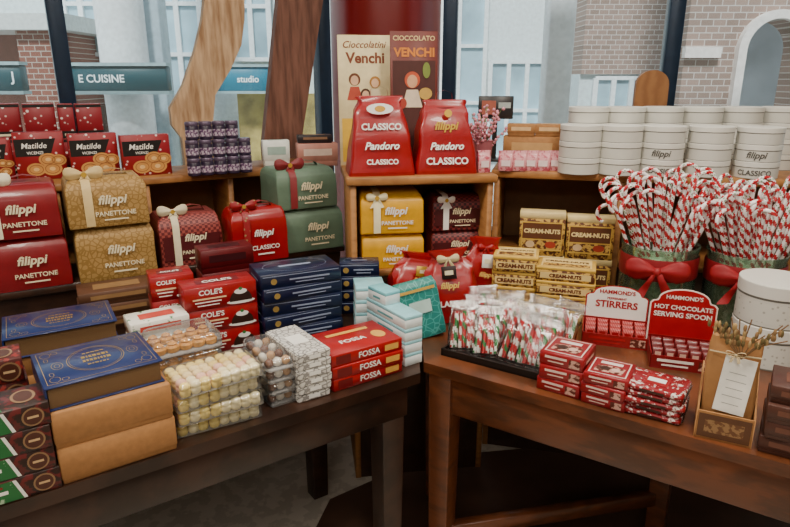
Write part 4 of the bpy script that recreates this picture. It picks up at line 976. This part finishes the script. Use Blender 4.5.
m = MB(); m.soft([(.005, w*.92, d*.62, .008), (h*.55, w*.94, d*.55, .01), (h*.8, w*.9, d*.36, .01), (h*.9, w*.86, d*.2, .005)], M('9c6d3e', .75, var=.15, bump=.3), .0025, 4); m.build('pouch', r)
m = MB(); TX = Matrix.Translation((w*.02, -d*.36, h*.26)) @ Matrix.Rotation(rad(-5), 4, 'X') @ Matrix.Rotation(rad(5), 4, 'Y')
m.box(-w*.28, w*.28, -.001, .001, 0, h*.5, M('f2efe6', .6), X=TX); tg = m.build('paper_tag', r)
m = MB()
for k in range(5): m.rect(TX @ FR('front', 0, -.001, h*(.08+k*.07), 0, .0006), w*(.36 if k % 2 else .3), .0014, GREY)
m.build('writing', tg)
m = MB(); m.tube([(-w*.45, -d*.24, h*.78), (0, -d*.34, h*.79), (w*.45, -d*.24, h*.78)], .002, M('c9b48c', .8), 6); m.bow((0, -d*.34, h*.79), w*.18, M('c9b48c', .8), .2, True, False); m.build('twine', r)
for i in range(11):
    m = MB(); a = R.uniform(-.5, .5); m.tube([(w*.1, -d*.32, h*.76), (w*(.1+a*.6), -d*.34, h*.9), (w*(.1+a*1.4)+.01, -d*.32, h*(.98+R.random()*.14))], .0014, M('7a5a3a', .8), 5)
    for j in range(4): m.ball((w*(.1+a*(.6+.25*j)), -d*.33, h*(.9+.045*j)), .0065, M(R.choice(['8a6a44', 'a88a5a', '6a5a34']), .8), .6, .6, 1.4, 6)
    m.build('twig', r)
stack(fb(757, 452, 830, .75, YR, 385, .12), 4, mk_flat(M('4a2a20', .4), M('6a4030', .45)), 'dark brown chocolate box at the right table edge', 'box', 'dark brown chocolate boxes', 5, .006)
base = None
for k in range(2):
    if base is None: o = base = mk_tin(.1, .125, True)
    else: o = copy_tree(base)
    put(o, 1.105, 1.70, .75+k*.125, k*1.3); tag(o, ['large cream tin, lower one of the pair beside the candy canes', 'large cream tin, upper one of the pair beside the candy canes'][k], 'tin', 'large cream tins')
# candy cane jars
def cane_mesh(seed):
    q = random.Random(seed); L = .19+.022*seed; hr = .032; st = .005; pts = []
    n = int(L/st)
    for i in range(n+1): pts.append((0, 0, i*st))
    ang = q.uniform(205, 230)
    k = int(rad(ang)*hr/st)
    for i in range(1, k+1):
        a = rad(ang)*i/k; pts.append((hr-hr*math.cos(a), 0, L+hr*math.sin(a)))
    rd, wh, gn = M('b81e28', .15, coat=.8), M('faf3f1', .15, coat=.8), M('3f9a58', .15, coat=.8)
    def col(i, j):
        f = (i*st/.036+j/12) % 1
        if seed == 2 and .68 < f < .77: return gn
        return rd if f < .44 else wh
    m = MB(); m.tube(pts, .0066, wh, 12, col)
    return m
def jar(cx, cy, r0, h, label, which):
    r = E('glass_jar'); put(r, cx, cy, .75); tag(r, label, 'jar', 'candy cane jars')
    m = MB(); m.lathe([(r0*.97, 0), (r0, .012), (r0, h*.94), (r0*1.02, h*.97), (r0*1.02, h), (r0*.975, h), (r0*.965, h*.94), (r0*.965, .02), (.002, .016)], GLASSJ, 40); m.build('glass', r)
    m = MB(); m.lathe([(r0*1.012, h*.60), (r0*1.025, h*.62), (r0*1.025, h*.86), (r0*1.012, h*.88)], M('86101a', .55), 40, None, (False, False)); rb = m.build('ribbon', r)
    m = MB(); a = math.atan2(-cy, -cx)+PI/2; m.puff_bow((0, -r0*1.06, h*.74), r0*.8, M('940f19', .55, bump=.2, scale=30))
    ob = m.build('bow', rb); ob.rotation_euler = (0, 0, a)
    m = MB(); m.lathe([(r0*.9, .018), (r0*.94, .05), (r0*.94, h*.74), (r0*.8, h*.8), (.004, h*.82)], pat('flecks', 'a9c2a6', 'dfeada', 60, .5, rough=.7), 24)
    f = put(m.build('paper_filler'), cx, cy, .75); tag(f, f'pale green shredded paper filling the {which} glass jar', 'paper filler', None, 'stuff')
    q = random.Random(int(cx*100)); nn = 38
    for i in range(nn):
        rr = math.sqrt((i+.5)/nn); a = i*2.39996+q.uniform(-.2, .2)
        tx, ty = rr*.5*math.cos(a), rr*.28*math.sin(a)
        d = Vector((tx+q.uniform(-.05, .05), ty+q.uniform(-.05, .05)-.04, 1)).normalized()
        o = cb_[i % 3] if used[i % 3] == 0 else cb_[i % 3].copy()
        if used[i % 3]: C.objects.link(o)
        used[i % 3] += 1
        zb = .75+h*.78+(1-rr)*.07+q.uniform(-.03, .02)
        o.location = (cx+rr*r0*.76*math.cos(a), cy+rr*r0*.66*math.sin(a), zb)
        o.rotation_mode = 'QUATERNION'
        o.rotation_quaternion = Vector((0, 0, 1)).rotation_difference(d) @ Euler((0, 0, (0 if math.cos(a) > 0 else PI)+q.uniform(-.6, .6))).to_quaternion()
        tag(o, f'red and white candy cane standing in the {which} glass jar', 'candy cane', f'candy canes in the {which} jar')
cb_ = [cane_mesh(k).build('candy_cane') for k in range(3)]; used = [0, 0, 0]
jar(.912, 2.06, .124, .262, 'glass jar with red bow, left of the two candy cane jars', 'left')
jar(1.17, 1.985, .12, .255, 'glass jar with red bow, right candy cane jar beside the cream tins', 'right')
stack(fb(522, 248, 556, .875, -14, 218, .1), 2, mk_flat(M('2a2422', .5), M('6a5040', .5)), 'dark carton inside the shelf behind the nut tins', 'box', 'dark cartons in the shelf', 1, 0)

# ------------------------------------------------------------------ light, world, camera
def area(x, y, z, sx, sy, e, col, rx=0, ry=0):
    l = bpy.data.lights.new('area_light', 'AREA'); l.shape = 'RECTANGLE'; l.size = sx; l.size_y = sy; l.energy = e; l.color = col
    o = bpy.data.objects.new('area_light', l); C.objects.link(o); o.location = (x, y, z); o.rotation_euler = (rx, ry, 0)
area(-.9, 1.0, 2.85, .4, .4, 38, (1, .9, .76)); area(.9, 1.0, 2.85, .4, .4, 42, (1, .9, .76)); area(0, -.6, 2.85, 1.4, .7, 25, (1, .92, .82)); area(.3, 2.2, 2.85, 2.2, .4, 15, (1, .92, .82)); area(-.4, -2.5, 2.85, 2.4, .8, 44, (1, .93, .84))  # rearmost lamp is unseen, added to brighten the floor under the tables
sl = bpy.data.lights.new('sun', 'SUN'); sl.energy = 5.0; sl.angle = rad(8); sl.color = (1, .98, .95)
so = bpy.data.objects.new('sun', sl); C.objects.link(so); so.location = (0, -6, 8); so.rotation_euler = (rad(42), 0, rad(-12))
wd = bpy.data.worlds.new('World'); bpy.context.scene.world = wd; wd.use_nodes = True
nt = wd.node_tree; bg = nt.nodes['Background']
tc = nt.nodes.new('ShaderNodeTexCoord'); no = nt.nodes.new('ShaderNodeTexNoise'); no.inputs['Scale'].default_value = 2.5
rp = nt.nodes.new('ShaderNodeValToRGB'); rp.color_ramp.elements[0].color = (.66, .8, .87, 1); rp.color_ramp.elements[1].color = (.95, .98, 1, 1)
nt.links.new(tc.outputs['Generated'], no.inputs['Vector']); nt.links.new(no.outputs['Fac'], rp.inputs['Fac']); nt.links.new(rp.outputs['Color'], bg.inputs['Color'])
bg.inputs['Strength'].default_value = 1.3
cam = bpy.data.cameras.new('camera'); cam.sensor_width = 36; cam.sensor_fit = 'HORIZONTAL'; cam.lens = 36*F/790; cam.clip_start = .02
co = bpy.data.objects.new('camera', cam); C.objects.link(co); co.location = (0, 0, H); co.rotation_euler = (PI/2-TH, 0, 0)
bpy.context.scene.camera = co
